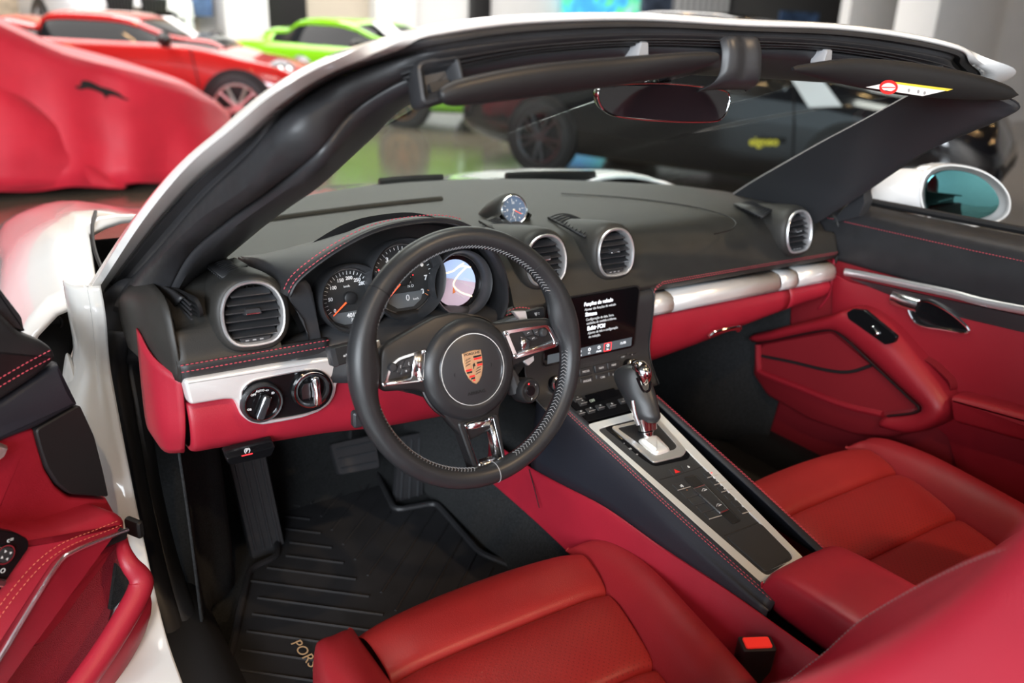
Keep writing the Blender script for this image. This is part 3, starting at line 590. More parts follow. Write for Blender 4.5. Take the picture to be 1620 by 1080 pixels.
# map screen set deeper
def scr(name, base, emis, est, extra):
    m_ = mat(name, base, .25, emit=emis, est=est); return m_
mp_ = mat('map_land', (.30, .26, .30), .3, emit=(.36, .27, .36), est=.75); mat('map_sky', (.2, .25, .35), .3, emit=(.30, .40, .62), est=1.0); mat('map_road', (.8, .7, .5), .3, emit=(1, .80, .50), est=.9)
S = circ(.0385, 44, -.003, 0)
part('map_screen', mp_, g, lambda b: flat(b, fr, S, -.0018, .0006))
part('map_horizon', 'map_sky', g, lambda b: flat(b, fr, [p for p in circ(.0385, 60, -.003, 0) if p[1] > .004-.3*p[0]], -.0010, .0003))
for P in ([(-.03, .018), (-.008, .019), (.01, .026), (.028, .022)], [(.022, .024), (.004, .012), (-.006, .0), (-.004, -.008), (.008, -.018), (.026, -.026)], [(-.004, .02), (.006, .026), (.016, .030)]):
    Q = cr([fr(a, b_, -.0004) for a, b_ in P], 6); part('map_road', 'map_road', g, lambda b: b.tube(Q, .0014, 6))
for P in ([(.0, .006), (.014, -.004), (.032, -.014)], [(-.030, .002), (-.012, .008), (.002, .010)], [(-.004, -.016), (.012, -.028)], [(.014, .006), (.03, -.001)]):
    Q = cr([fr(a, b_, -.0005) for a, b_ in P], 5); part('map_road', 'print_white', g, lambda b: b.tube(Q, .0004, 5))
part('map_arrow', 'print_orange', g, lambda b: flat(b, fr, [(-.010, -.017), (-.004, -.015), (-.008, -.006)], .0002, .0003))
part('stitched_cuff', 'black_leather', da, lambda b: b.surf([[at(px, py, 'y', y) for px, py, y in r] for r in (((800,488,.2),(830,478,.195),(860,482,.19)), ((798,500,.19),(830,492,.185),(862,500,.18)))], 4, 4), solid=.003)
stitch(cr([at(802,492,'y',.18), at(825,486,'y',.18), at(850,492,'y',.18), at(860,502,'y',.18)], 5), 'thread_red', da, r=.0006); stitch(cr([at(802,498,'y',.18), at(825,492,'y',.18), at(848,498,'y',.18)], 5), 'thread_red', da, r=.0006)

# ------------------------------------------------------------------ centre stack
fs = Fr((0, .186, .70), UX, UZ, -UY)
part('stack_body', 'satin_plastic', da, lambda b: b.surf([[X(s_*.146, .20, .757), X(s_*.146, .184, .745), X(s_*.146, .183, .69), X(s_*.144, .182, .645), X(s_*.140, .165, .610), X(s_*.13, .13, .585)] for s_ in (-1.0, -.97, -.5, 0, .5, .97, 1.0)], 3, 3), solid=.003)
scp = [atp(px, py, fs, .004) for px, py in ((1000,451),(1007,549))]
O = rrect(.212, .121, .009, 4, 0, .0085)
sb = part('touchscreen', 'screen_black', da, lambda b: b.rings(fs, O, [(0, 0), (0, .004), (.001, .005)]), label='glossy black touchscreen with white menu text')
part('screen_gap', 'rubber_dark', sb, lambda b: b.rings(fs, O, [(-.003, .001), (-.003, .0035), (-.0003, .0035), (0, .001)], cap0=False, cap1=False))
fsc = fs.at(0, 0, .0052)
mat('screen_text', (.8, .82, .85), .4, emit=(.85, .9, 1), est=.8); mat('screen_dim', (.5, .5, .52), .4, emit=(.6, .65, .7), est=.55); mat('screen_bar', (.04, .045, .05), .2, emit=(.10, .12, .14), est=.6)
def st(s, px, py, size, m_='screen_text', bold=0): a, b_ = atp(px, py, fsc); text(fsc.at(a, b_, 0), s, size, m_, sb, align='LEFT', bold=bold, sx=.86)
st('Funções do veículo', 924, 482, .0100, bold=.0003); st('Ajustar das funções do veículo', 925, 490, .0068, 'screen_dim')
st('Sistema', 926, 498, .0100, bold=.0004); st('Configuração da data, hora,', 927, 506, .0068, 'screen_dim'); st('unidades de medida e idioma.', 928, 512, .0068, 'screen_dim')
st('Exibir PCM', 929, 520, .0105, bold=.0004); st('Ajustes da tela e configuração', 930, 527, .0068, 'screen_dim'); st('de redução.', 931, 533, .0068, 'screen_dim')
part('menu_bar', 'screen_bar', sb, lambda b: flat(b, fsc, [(-.098, -.047), (.098, -.047), (.098, -.030), (-.098, -.030)], 0, .0002))
fb = fs.at(0, 0, .0055)
for px, py, s in ((918,549,'Trip'), (933,546,'SC'), (948,544,'Assist'), (962,542,'Sis')):
    a, b_ = atp(px, py, fb); a = a; text(fb.at(a, -.0435), s, .0050, 'screen_text', sb); part('menu_icon', 'screen_text', sb, lambda b: b.lathe(fb.at(a, -.0360), [(.0032, 0), (.0032, .0003), (.0018, .0003), (.0018, 0)], 14))
a, b_ = atp(962, 540, fb); part('menu_frame', 'lamp_red', sb, lambda b: b.rings(fb, rrect(.0175, .0165, .001, 2, a, -.0388), [(0, 0), (0, .0003), (.0009, .0003), (.0009, 0)], cap0=False, cap1=False))
a, b_ = atp(986, 536, fb); text(fb.at(a, -.0375), '15:05', .0066, 'screen_text', sb)
# disc slot strip, key rows
part('disc_slot', 'gloss_black', da, lambda b: b.box(fs.at(-.020, -.066, .002), .125, .011, .003, .001)); text(fs.at(-.015, -.0655, .006), 'PORSCHE', .0068, 'print_grey', da, sx=1.5)
fy = Fr(X(0, .178, .628), UX, V((0, .36, 1))); fy.w = fy.w if fy.w.y < 0 else -fy.w
def key(fr, a, b_, w_, h_, lab, m_='satin_plastic', mark=None):
    k_ = part('key', m_, da, lambda b: b.box(fr.at(a, b_), w_, h_, .007, .001))
    if lab: text(fr.at(a, b_, .0072), lab, min(.0055, h_*.5), 'print_white', k_)
    return k_
for r_, labs in ((0, ('TUNER', 'MEDIA', 'NAV', 'MAP')), (1, ('BACK', 'PHONE', 'CAR', 'INFO'))):
    for i, s in enumerate(labs): key(fy, (-.049, -.017, .019, .049)[i], -.004-.0175*r_, .029, .0135, s)
k_ = key(fs, .078, -.066, .022, .010, 'OFF'); key(fs, .101, -.066, .022, .010, '^')
part('key_line', 'chrome', da, lambda b: b.box(fs.at(.09, -.073, .006), .045, .0014, .001, .0003))
for a in (-.086, .088):
    fkk = fy.at(a, -.014, .002); kk = part('rotary_knob', 'gloss_black', da, lambda b: b.lathe(fkk, [(.0150, 0), (.0145, .014), (.013, .016), (0, .016)], 28)); part('ring', 'chrome', kk, lambda b: b.lathe(fkk, [(.0148, .012), (.0145, .0155), (.012, .0165), (.0115, .0155)], 28))
# ------------------------------------------------------------------ steering wheel
sw = thing('steering_wheel', 'black leather steering wheel with three spokes and a gold crest', 'steering wheel', (-.3623, 0, .7771))
T_ = .267
F0 = Fr((-.3623, 0, .7771), UX, V((0, math.sin(T_), math.cos(T_))), V((0, -math.cos(T_), math.sin(T_))))
FW = F0
def wpx(px, py, h=0): return atp(px, py, FW, h)
RC = .1685
def rimpt(a, phi, rr): c_, s_ = math.cos(a), math.sin(a); R = RC+rr*math.cos(phi); return FW(R*c_, R*s_, rr*math.sin(phi)*1.05)
def rimr(a):   # thumb rests swell beside the side spokes
    d = min(abs(math.atan2(math.sin(a-math.radians(t)), math.cos(a-math.radians(t)))) for t in (14, 172)); return .0152+.0020*math.exp(-(d/.35)**2)
b = MB(); rws = []
for i in range(120):
    a = 6.28319*i/120; rr = rimr(a); d = min(abs(math.atan2(math.sin(a-math.radians(t)), math.cos(a-math.radians(t)))) for t in (12, 174))
    row = []
    for k in range(18):
        ph = 6.28319*k/18; ex = 1+(.62*math.exp(-(d/.20)**2) if math.cos(ph) < 0 else 0)*abs(math.cos(ph))**1.0
        R = RC+rr*math.cos(ph)*ex; row.append(FW(R*math.cos(a), R*math.sin(a), rr*math.sin(ph)*1.05))
    rws.append(row)
b.grid(rws, cu=True, cv=True); rim = b.build('rim', 'wheel_leather', sw, sharp=180)
for a in (44.5, 138.8, -85.4):
    a_ = math.radians(a); d = a == -85.4
    part('rim_seam', 'thread_grey' if d else 'rubber_dark', rim, lambda b: b.tube([rimpt(a_, 6.28319*k/24, rimr(a_)+.0001) for k in range(24)], .0005 if d else .0006, 5, closed=True))
b = MB(); n = 190
for i in range(n):
    a = 6.28319*i/n; dg = math.degrees(a) % 360
    if 358 < dg or dg < 24 or 162 < dg < 188 or 262 < dg < 287: continue
    rr = rimr(a)+.0003
    p = [rimpt(a+da_, math.radians(pd_), rr) for da_, pd_ in ((-.010, 140), (0, 150), (.010, 160))]
    b.tube(p, .0004, 4)
    p = [rimpt(a+da_, math.radians(pd_), rr) for da_, pd_ in ((-.010, 176), (0, 167), (.010, 160))]
    b.tube(p, .0004, 4)
o = b.build('stitching', 'thread_grey', rim); o['kind'] = 'stuff'
# spider with two arms and hub
bod = [(604,551),(622,538),(646,524),(668,511),(688,500),(716,494),(742,496),(764,503),(784,511),(805,508),(840,504),(868,503),(884,509),(888,524),(888,540),(880,550),(862,556),(827,573),(811,582),(806,600),(798,628),(790,650),(793,672),(740,700),(716,674),(700,655),(680,630),(672,621),(655,617),(606,620),(601,605),(601,575)]
O = rpoly([wpx(x, y, -.006) for x, y in bod], .006, 2)
part('spider', 'black_plastic', sw, lambda b: b.rings(FW, O, [(.010, -.034), (.002, -.028), (0, -.012), (.001, -.008), (.004, -.006)]), sharp=50)
hc = wpx(743, 584, 0); fh = FW.at(hc[0]+.002, hc[1], 0)
ab = part('airbag_cover', 'wheel_leather', sw, lambda b: b.lathe(fh, [(.0735, -.016), (.0735, -.010), (.0715, -.003), (.066, .002), (.058, .0050), (.051, .0058), (.0495, .0040), (.045, .0045), (.02, .0052), (0, .0054)], 64), sharp=60)
part('hub_ring', 'dark_metal', ab, lambda b: b.lathe(fh, [(.0765, -.014), (.0765, -.009), (.0745, -.008), (.0740, -.014)], 64))
fr_ = Fr(FW.o+FW.u*wpx(753, 586, .005)[0]+FW.v*wpx(753, 586, .005)[1], FW.u, FW.v, FW.w)
fe = fh
part('ring', 'chrome', ab, lambda b: b.lathe(fe, [(.0510, .0050), (.0505, .0068), (.0495, .0068), (.0490, .0045)], 64))
part('cover_disc', 'satin_plastic', ab, lambda b: b.lathe(fe, [(.0488, .0046), (.047, .0056), (0, .0064)], 48))
text(fe.at(.001, -.033, .0066), 'AIRBAG', .0065, 'rubber_dark', ab, sx=1.3)
for s in (-1, 1): text(fe.at(.030*s, .002*s, .0064), '(' if s < 0 else ')', .006, 'rubber_dark', ab)
# crest
fq = fe.at(.0008, .0035, .0066, .03)
def sh_(k=1): return [(a*k, b_*k) for a, b_ in [(-.0150, .0215), (-.005, .0232), (.005, .0232), (.0150, .0215), (.0156, .010), (.0146, -.003), (.0105, -.0145), (.005, -.0215), (0, -.0245), (-.005, -.0215), (-.0105, -.0145), (-.0146, -.003), (-.0156, .010)]]
crest = part('crest', 'gold', ab, lambda b: b.rings(fq, sh_(), [(0, 0), (0, .0008), (.0006, .0014)]), label='gold shield crest with red and black stripes')
def bar(x0, y0, x1, y1, m_): part('stripe', m_, crest, lambda b: b.rings(fq, [(x0, y0), (x1, y0), (x1, y1), (x0, y1)], [(0, .0013), (0, .0017)]))
for i, m_ in enumerate(('gloss_black', 'print_red', 'gold', 'gloss_black', 'print_red')):
    y = .0150-.0031*i
    if m_ != 'gold': bar(.0012 if i < 3 else .0045, y-.0026, .0140, y, m_)
for i, m_ in enumerate(('print_red', 'gloss_black', 'gold', 'print_red', 'gloss_black')):
    y = -.0016-.0031*i; xw = .0138-.00085*i*(1+.25*i)
    if m_ != 'gold': bar(-max(xw, .004), y-.0026, -.0040 if i < 2 else -.0008, y, m_)
bar(-.0008, -.0195, -.0045, -.0170, 'print_red')
for k, (ox, oy) in enumerate([(-.0078, .0120), (-.0082, .0082), (-.0085, .0044), (.0066, -.0030), (.0060, -.0065), (.0052, -.0100)]):
    part('antler', 'gloss_black', crest, lambda b: b.tube(cr([fq(ox-.0042, oy-.0010, .0015), fq(ox, oy+.0002, .0015), fq(ox+.0040, oy+.0013, .0015)], 3), .00045, 4))
    for q_ in (-.002, .0005, .003): part('antler', 'gloss_black', crest, lambda b: b.tube([fq(ox+q_, oy+.0003, .0015), fq(ox+q_+.0006, oy+.0019, .0015)], .0003, 4))
text(fq.at(0, .0189, .0013), 'PORSCHE', .0046, 'gloss_black', crest, sx=1.25, bold=.0001)
part('inner_shield', 'gold', crest, lambda b: b.rings(fq.at(0, .0015), [(a*.33, b_*.30) for a, b_ in sh_()], [(0, .0016), (0, .0022)]))
part('horse', 'gloss_black', crest, lambda b: b.rings(fq.at(0, .0012), cr2([(-.0018, -.0035), (-.0008, -.0034), (-.0004, -.0012), (.0012, .0002), (.0024, -.0004), (.0016, .0018), (.0014, .0040), (.0002, .0046), (-.0006, .0030), (-.0022, .0022), (-.0016, .0004)], 2), [(0, .0021), (0, .0025)]))
# side switch panels
def annulus(b, fr, out, inn, h0, h1, bev=.0006):
    b.grid([[fr(a, c, h) for a, c in offs(o_, d)] for o_, d, h in ((inn, 0, h0), (out, 0, h0), (out, 0, h1-bev), (out, bev, h1), (inn, -bev, h1), (inn, 0, h1-bev))], cu=True, cv=True)
def screw(par, fr, r=.0032):
    s_ = part('screw', 'chrome', par, lambda b: b.lathe(fr, [(r, 0), (r, .0012), (r*.7, .0018), (r*.62, .0008), (0, .0008)], 14)); part('screw_socket', 'gloss_black', s_, lambda b: b.lathe(fr, [(r*.5, .0008), (0, .0012)], 6))
def panel(P, inner, h=-.004):
    O = rpoly([wpx(x, y, h) for x, y in P], .005, 3); I = rpoly([wpx(x, y, h) for x, y in inner], .0035, 3); return O, I
# left
PL = [(606,611),(617,577),(630,565),(673,551),(670,603)]; O, I = panel(PL, [(613,604),(621,580),(632,570),(664,559),(662,598)])
lp_ = part('switch_frame', 'chrome', sw, lambda b: annulus(b, FW, O, I, -.008, -.0035), label='chrome framed switch panel, left spoke')
part('switch_plate', 'gloss_black', lp_, lambda b: b.rings(FW, I, [(0, -.0085), (0, -.0070)]))
part('blade', 'polished_silver', lp_, lambda b: b.add([FW(*wpx(x, y, h_), h_) for x, y, h_ in ((656,558,-.0025),(672,552,-.0035),(669,600,-.0035),(650,602,-.0035),(660,580,-.0075))], [(0, 1, 2, 4), (2, 3, 4), (0, 4, 3)]), sharp=20, solid=.001)
part('blade', 'polished_silver', lp_, lambda b: b.add([FW(*wpx(x, y, h_), h_) for x, y, h_ in ((612,601,-.0065),(655,592,-.0065),(662,602,-.003),(608,609,-.003))], [(0, 1, 2, 3)]), solid=.001)
k_ = part('thumb_wheel', 'satin_plastic', lp_, lambda b: b.lathe(FW.at(*wpx(621, 581, -.003), -.007), [(.0062, 0), (.0060, .005), (.0045, .007), (0, .0074)], 20))
for P, s in (([(629,580),(636,570),(640,569),(634,590),(628,589)], '/'), ([(637,581),(642,569),(656,564),(652,578),(645,582)], '('), ([(636,583),(651,580),(647,588),(634,593)], 'o')):
    Q = [wpx(x, y, -.004) for x, y in P]; q_ = part('button', 'satin_plastic', lp_, lambda b: b.rings(FW, rpoly(Q, .001, 2), [(0, -.0075), (0, -.0042), (.0006, -.0036)]))
    cx = sum(a for a, _ in Q)/len(Q); cy = sum(c_ for _, c_ in Q)/len(Q); text(FW.at(cx, cy, -.0034), s, .005, 'print_white', q_)
for x, y in ((608.5,607.5),(671,555.5),(667,600)): screw(lp_, FW.at(*wpx(x, y, -.003), -.0038))
# right
PR = [(796,523),(864,513),(872,517),(885,543),(880,549),(814,568)]; O = rpoly([wpx(x, y, -.004) for x, y in PR], .004, 3); I = rpoly([wpx(x, y, -.004) for x, y in [(805,528),(862,518),(867,521),(877,541),(872,543),(818,560)]], .003, 3)
rp_ = part('switch_frame', 'chrome', sw, lambda b: annulus(b, FW, O, I, -.008, -.0035), label='chrome framed switch panel, right spoke')
part('switch_plate', 'gloss_black', rp_, lambda b: b.rings(FW, I, [(0, -.0085), (0, -.0070)]))
part('window_panel', 'red_leather', rp_, lambda b: b.rings(FW, [wpx(x, y, -.006) for x, y in ((812,541),(826,538),(829,548),(815,553))], [(0, -.0070), (0, -.0064)]))
part('blade', 'polished_silver', rp_, lambda b: b.add([FW(*wpx(x, y, h_), h_) for x, y, h_ in ((823,532,-.005),(838,538,-.0035),(836,550,-.0035),(826,555,-.005))], [(0, 1, 2, 3)]), solid=.001)
part('blade', 'polished_silver', rp_, lambda b: b.add([FW(*wpx(x, y, h_), h_) for x, y, h_ in ((819,554,-.0062),(875,537,-.0062),(879,544,-.003),(819,564,-.003))], [(0, 1, 2, 3)]), solid=.001)
part('thumb_wheel', 'satin_plastic', rp_, lambda b: b.lathe(FW.at(*wpx(860, 526, -.003), -.007), [(.0065, 0), (.0062, .005), (.0045, .007), (0, .0074)], 20))
for P, s in (([(826,523),(840,520),(844,529),(832,532)], '('), ([(834,533),(846,531),(852,535),(842,539)], '('), ([(843,520),(851,519),(853,531),(847,530)], ':')):
    Q = [wpx(x, y, -.004) for x, y in P]; q_ = part('button', 'satin_plastic', rp_, lambda b: b.rings(FW, rpoly(Q, .001, 2), [(0, -.0075), (0, -.0042), (.0006, -.0036)]))
    cx = sum(a for a, _ in Q)/len(Q); cy = sum(c_ for _, c_ in Q)/len(Q); text(FW.at(cx, cy, -.0034, -1.3), s, .005, 'print_white', q_)
for x, y in ((801,527.5),(879,542.5),(816,562.5)): screw(rp_, FW.at(*wpx(x, y, -.003), -.0038))
# lower spoke: open frame
SO = [(734,670),(780,658),(798,733),(758,743)]; SI = [(741,686),(769,681),(777,721),(757,727)]; BO = [(724,668),(788,652),(804,744),(754,752)]
h = -.003
O1, O2_, O3 = ([wpx(x, y, h) for x, y in P] for P in (BO, SO, SI))
part('lower_spoke', 'black_plastic', sw, lambda b: annulus(b, FW, rpoly(O1, .008, 3), rpoly(O2_, .004, 3), -.026, -.003, .002))
ls = part('spoke_trim', 'chrome', sw, lambda b: annulus(b, FW, rpoly(O2_, .004, 3), rpoly([(a*.94+c_*.06, b_*.94+d_*.06) for (a, b_), (c_, d_) in zip(O2_, O3)], .003, 3), -.010, -.002), label='open chrome trim of the lower spoke')
q = [FW(*wpx(x, y, h_), h_) for x, y, h_ in ((738,672,-.0025),(778,662,-.0025),(770,681,-.010),(741,686,-.010),(794,729,-.0025),(778,721,-.012),(760,740,-.0025),(757,727,-.010),(776,722,-.008))]
for ix in ((0, 1, 2, 3), (1, 4, 5, 2), (4, 6, 7, 5)): part('blade', 'polished_silver', ls, lambda b: b.add([q[i] for i in ix], [(0, 1, 2, 3)]), sharp=15, solid=.0008)
for x, y in ((738.5,673),(775.5,663),(761,735),(790.5,727)): screw(ls, FW.at(*wpx(x, y, -.002), -.0022), .0036)
# shift paddles
for P in ([(587,553),(589,541),(601,537),(603,550),(596,556)], [(811,492),(832,491),(834,499),(846,570),(836,579),(829,573),(822,505)]):
    Q = rpoly([wpx(x, y, -.030) for x, y in P], .002, 2); part('shift_paddle', 'satin_silver', sw, lambda b: b.rings(FW, Q, [(0, -.036), (0, -.031), (.001, -.030)]))
# drive mode dial on its stalk
fm_ = FW.at(*wpx(838, 618, -.012), -.024).tilt(0, .10)
md = part('mode_dial', 'black_plastic', sw, lambda b: b.lathe(fm_, [(.0185, -.012), (.0190, 0), (.0190, .010), (.0175, .013), (.015, .0135), (.012, .012), (0, .012)], 36), label='round drive mode dial with a red lamp')
part('dial_button', 'gloss_black', md, lambda b: b.lathe(fm_, [(.0075, .011), (.0072, .0145), (0, .0150)], 24)); part('button_ring', 'dark_metal', md, lambda b: b.lathe(fm_, [(.0090, .0115), (.0088, .0130), (.0078, .0130), (.0076, .0115)], 24))
part('mode_lamp', 'lamp_red', md, lambda b: b.lathe(fm_.at(-.002, .0105, .0128), [(.0013, 0), (0, .0006)], 10)); text(fm_.at(0, -.0125, .0134), 'P', .0045, 'print_white', md); text(fm_.at(.010, .007, .0134), 'S', .0035, 'print_white', md)
part('dial_arm', 'satin_plastic', sw, lambda b: b.tube([FW(.045, -.045, -.03), FW(.075, -.040, -.032), FW(wpx(838,618,-.012)[0]-.012, wpx(838,618,-.012)[1], -.030)], lambda t: .015-.002*t, 10, fx=.9))

# ------------------------------------------------------------------ steering column with stalks
sc_ = thing('steering_column', 'black steering column shroud with two control stalks behind the wheel', 'steering column', (-.36, .08, .68))
part('column_shroud', 'satin_plastic', sc_, lambda b: b.surf([[V((-.36+rx*math.cos(a), y+ .0*1, zc+rz*math.sin(a))) for a in [6.28319*k/16 for k in range(17)]] for y, zc, rx, rz in ((.035, .762, .055, .045), (.05, .758, .068, .055), (.10, .74, .072, .058), (.16, .72, .075, .055), (.24, .70, .075, .05))], 2, 3), sharp=60)
fl = Fr(at(541,560,'y',.10), V((1, -.05, .12)), V((0, .25, 1))); fl.w = fl.w if fl.w.y < 0 else -fl.w
q_ = part('indicator_stalk', 'black_plastic', sc_, lambda b: b.rings(fl, rpoly([(-.017, -.0135), (.030, -.0125), (.030, .0125), (-.017, .0135)], .004), [(0, -.012), (0, .006), (.0015, .0085)]))
part('stalk_end', 'satin_plastic', q_, lambda b: b.rings(fl.at(-.0135, 0, 0), rrect(.009, .0275, .003), [(0, -.0125), (0, .0068), (.001, .009)])); text(fl.at(.004, -.002, .0088), '=ID', .007, 'print_white', q_)
part('stalk_arm', 'black_plastic', sc_, lambda b: b.tube([fl(.02, 0, 0), V((-.44, .10, .765)), V((-.38, .12, .745))], .008, 8))
frr = Fr(at(846,496,'y',.06), V((1, 0, .05)), V((0, .3, 1))); frr.w = frr.w if frr.w.y < 0 else -frr.w
q_ = part('wiper_stalk', 'black_plastic', sc_, lambda b: b.rings(frr, rpoly([(-.022, -.008), (.014, -.009), (.016, .008), (-.022, .007)], .003), [(0, -.01), (0, .004), (.001, .006)])); text(frr.at(.0, 0, .0062), '\\|/ ::', .006, 'print_white', q_)
part('stalk_arm', 'black_plastic', sc_, lambda b: b.tube([frr(-.012, 0, 0), V((-.28, .10, .775)), V((-.34, .12, .75))], .007, 8))
part('column_lever', 'satin_plastic', sc_, lambda b: b.box(Fr(at(563,660,'y',.12), UX, UZ, -UY), .016, .026, .012, .003), label='small lever below the column')
# ------------------------------------------------------------------ centre console
cc = thing('centre_console', 'sloping centre console with silver frame, black keys and stitched leather flanks', 'centre console', (0, -.1, .22))
FC = Fr((0, .095, .580), UX, V((0, .405, .090)), V((0, -.090, .405)))
def cp(px, py, h=0): return atp(px, py, FC, h)
def cps(P, h=0): return [cp(x, y, h) for x, y in P]
OUT = cps([(927,671),(1036,643),(1277,887),(1220,937)], .003); INN = cps([(945,678),(1029,655),(1257,881),(1213,911)], .003)
part('console_frame', 'galvano_silver', cc, lambda b: annulus(b, FC, rpoly(OUT, .012, 4), rpoly(INN, .010, 4), -.012, .003, .001), label='brushed silver console frame')
pn = part('key_panel', 'satin_plastic', cc, lambda b: b.rings(FC, rpoly([(a, b_) for a, b_ in INN], .010, 4), [(-.001, -.01), (-.001, .001)]))
# gear selector gate
GO = cps([(966,676),(1038,659),(1086,713),(1080,722),(1034,733),(1022,723)], .002); gi = cps([(976,678),(1034,665),(1071,706),(1067,712),(1035,719),(1026,714)], .002)
gt = part('selector_gate', 'gloss_black', cc, lambda b: b.rings(FC, rpoly(cps([(955,676),(1030,658),(1092,716),(1090,726),(1035,738),(1016,726)], .001), .008, 3), [(0, 0), (0, .0018), (.001, .002)]))
part('gate_rim', 'satin_silver', gt, lambda b: annulus(b, FC, rpoly(GO, .007, 3), rpoly(gi, .006, 3), .001, .0042, .0008))
part('gate_well', 'rubber_dark', gt, lambda b: b.rings(FC, rpoly(gi, .006, 3), [(0, .003), (.002, .0022)]))
gc = cp(1035, 703, .004)
part('gate_dome', 'galvano_silver', gt, lambda b: b.rings(FC.at(gc[0], gc[1]), rpoly([(-.020, -.026), (.018, -.026), (.022, .020), (-.022, .022)], .010, 3), [(0, .0022), (.002, .006), (.006, .009), (.012, .010)]), sharp=60)
for px, py, s in ((1043,664,'P'), (1050,670,'R'), (1058,679,'N'), (1067,687,'D'), (987,701,'-'), (997,710,'M'), (1008,719,'+')): text(FC.at(*cp(px, py, .002), .0022), s, .006, 'print_grey', cc, bold=.0003)
# grooves between the key fields
def groove(P, q=cc): part('panel_gap', 'rubber_dark', q, lambda b: b.tube([FC(*cp(x, y, .001), .0012) for x, y in P], .0008, 5))
groove([(1043,759),(1072,751),(1117,736)]); groove([(1146,847),(1174,836),(1204,824)])
def ckey(P, s=None, m_='print_white', size=.007, line=False, h=.0018):
    Q = cps(P, .002); k_ = part('console_key', 'satin_plastic', cc, lambda b: b.rings(FC, rpoly(Q, .0015, 2), [(.0003, 0), (.0003, h), (.001, h+.0006)]))
    cx = sum(a for a, _ in Q)/4; cy = sum(c_ for _, c_ in Q)/4
    if s: text(FC.at(cx, cy, h+.0008), s, size, m_, k_, bold=.0002)
    if line: part('key_line', 'satin_silver', k_, lambda b: b.tube([FC(*[(1-.1)*u+.1*v_ for u, v_ in zip(Q[3], Q[0])], h+.001), FC(*[(1-.1)*u+.1*v_ for u, v_ in zip(Q[2], Q[1])], h+.001)], .0009, 5))
    return k_
k_ = ckey([(1057,742),(1074,737),(1081,748),(1066,752)]); fk2 = FC.at(*cp(1070, 745, .003), .0028)
part('hazard_triangle', 'print_red', k_, lambda b: flat(b, fk2, [(-.0052, -.004), (.0052, -.004), (0, .0055)])); ckey([(1077,736),(1094,731),(1102,741),(1084,747)], 'ô')
for i in range(5):
    t = i/5; u = (1-t); x0, y0 = 1063+62*t, 766+57*t; ckey([(x0, y0), (x0+20, y0-5), (x0+30, y0+5), (x0+10, y0+11)], 'x)' if i == 0 else None, line=i in (0, 4))
for i in range(6):
    t = i/6; x0, y0 = 1111+66*t, 748+68*t; k_ = ckey([(x0, y0), (x0+17, y0-5), (x0+26, y0+4), (x0+9, y0+9)], ('J', '*', 'o', None, None, None)[i], line=i in (0, 1, 2, 5))
part('key_lamp', 'lamp_red', cc, lambda b: b.lathe(FC.at(*cp(1126, 747, .004), .0035), [(.0013, 0), (0, .0006)], 8)); part('key_lamp', 'print_orange', cc, lambda b: b.lathe(FC.at(*cp(1087, 774, .004), .003), [(.001, 0), (0, .0006)], 8))
SL = rpoly(cps([(1081,755),(1100,750),(1173,823),(1159,829)], .002), .004, 3)
part('rocker_well', 'rubber_dark', cc, lambda b: b.rings(FC, SL, [(0, .0), (0, .0022), (.001, .0024), (.002, .0015)])); 
RO = rpoly(cps([(1097,772),(1115,766),(1153,805),(1139,811)], .006), .002, 2)
rk = part('roof_rocker', 'satin_plastic', cc, lambda b: b.rings(FC, RO, [(0, 0), (0, .005), (.001, .006)]), label='roof rocker switch with silver rim')
part('rocker_rim', 'polished_silver', rk, lambda b: b.rings(FC, RO, [(0, .003), (-.0008, .005), (.0006, .0068), (.0014, .006)], cap0=False, cap1=False))
for px, py in ((1114,775),(1137,799)): part('roof_symbol', 'print_white', rk, lambda b: b.tube(cr([FC.at(*cp(px, py, .006), .0063)(a, b_) for a, b_ in ((-.005, -.001), (-.003, .001), (0, .003), (.003, .001), (.005, -.001))], 3, True), .0004, 4))
tl = part('tray_lid', 'satin_plastic', cc, lambda b: b.rings(FC, rpoly(cps([(1148,849),(1203,827),(1254,879),(1212,906)], .002), .008, 3), [(0, 0), (0, .002), (.001, .003)]))
part('lid_line', 'chrome', tl, lambda b: b.tube([FC(*cp(1219, 900, .004), .0035), FC(*cp(1248, 887, .004), .0035)], .0010, 6))
# climate panel in front of the selector
FA = Fr((0, .130, .592), UX, V((0, .40, .20))); FA.w = FA.w if FA.w.z > 0 else -FA.w
def ap(px, py, h=0): return atp(px, py, FA, h)
cl_ = part('climate_panel', 'gloss_black', cc, lambda b: b.rings(FA, rpoly([ap(x, y) for x, y in ((900,637),(1000,611),(1032,641),(928,668))], .006, 3), [(0, -.02), (0, .001), (.001, .002)]))
part('climate_display', 'screen_black', cl_, lambda b: b.rings(FA, rpoly([ap(x, y) for x, y in ((924,627),(970,615),(978,626),(931,640))], .002, 2), [(0, .002), (0, .0032)]))
mat('lcd_text', (.25, .28, .24), .5, emit=(.5, .55, .42), est=.35); text(FA.at(*ap(937, 634, .003), .0034), 'OFF', .0085, 'lcd_text', cl_, sx=.8)
for i, (px, py) in enumerate(((913,631),(921,637),(918,653),(934,649),(949,644),(967,641),(985,634),(985,615),(1000,640))):
    q_ = part('climate_key', 'satin_plastic', cl_, lambda b: b.box(FA.at(*ap(px, py, .003), .001), .016, .012, .003, .001)); part('key_line', 'satin_silver', q_, lambda b: b.box(FA.at(ap(px, py)[0], ap(px, py)[1]-.004, .0042), .014, .0013, .0006, .0002))
    text(FA.at(ap(px, py)[0], ap(px, py)[1]+.001, .0042), '~^o*=x-+:'[i], .006, 'print_white', q_)
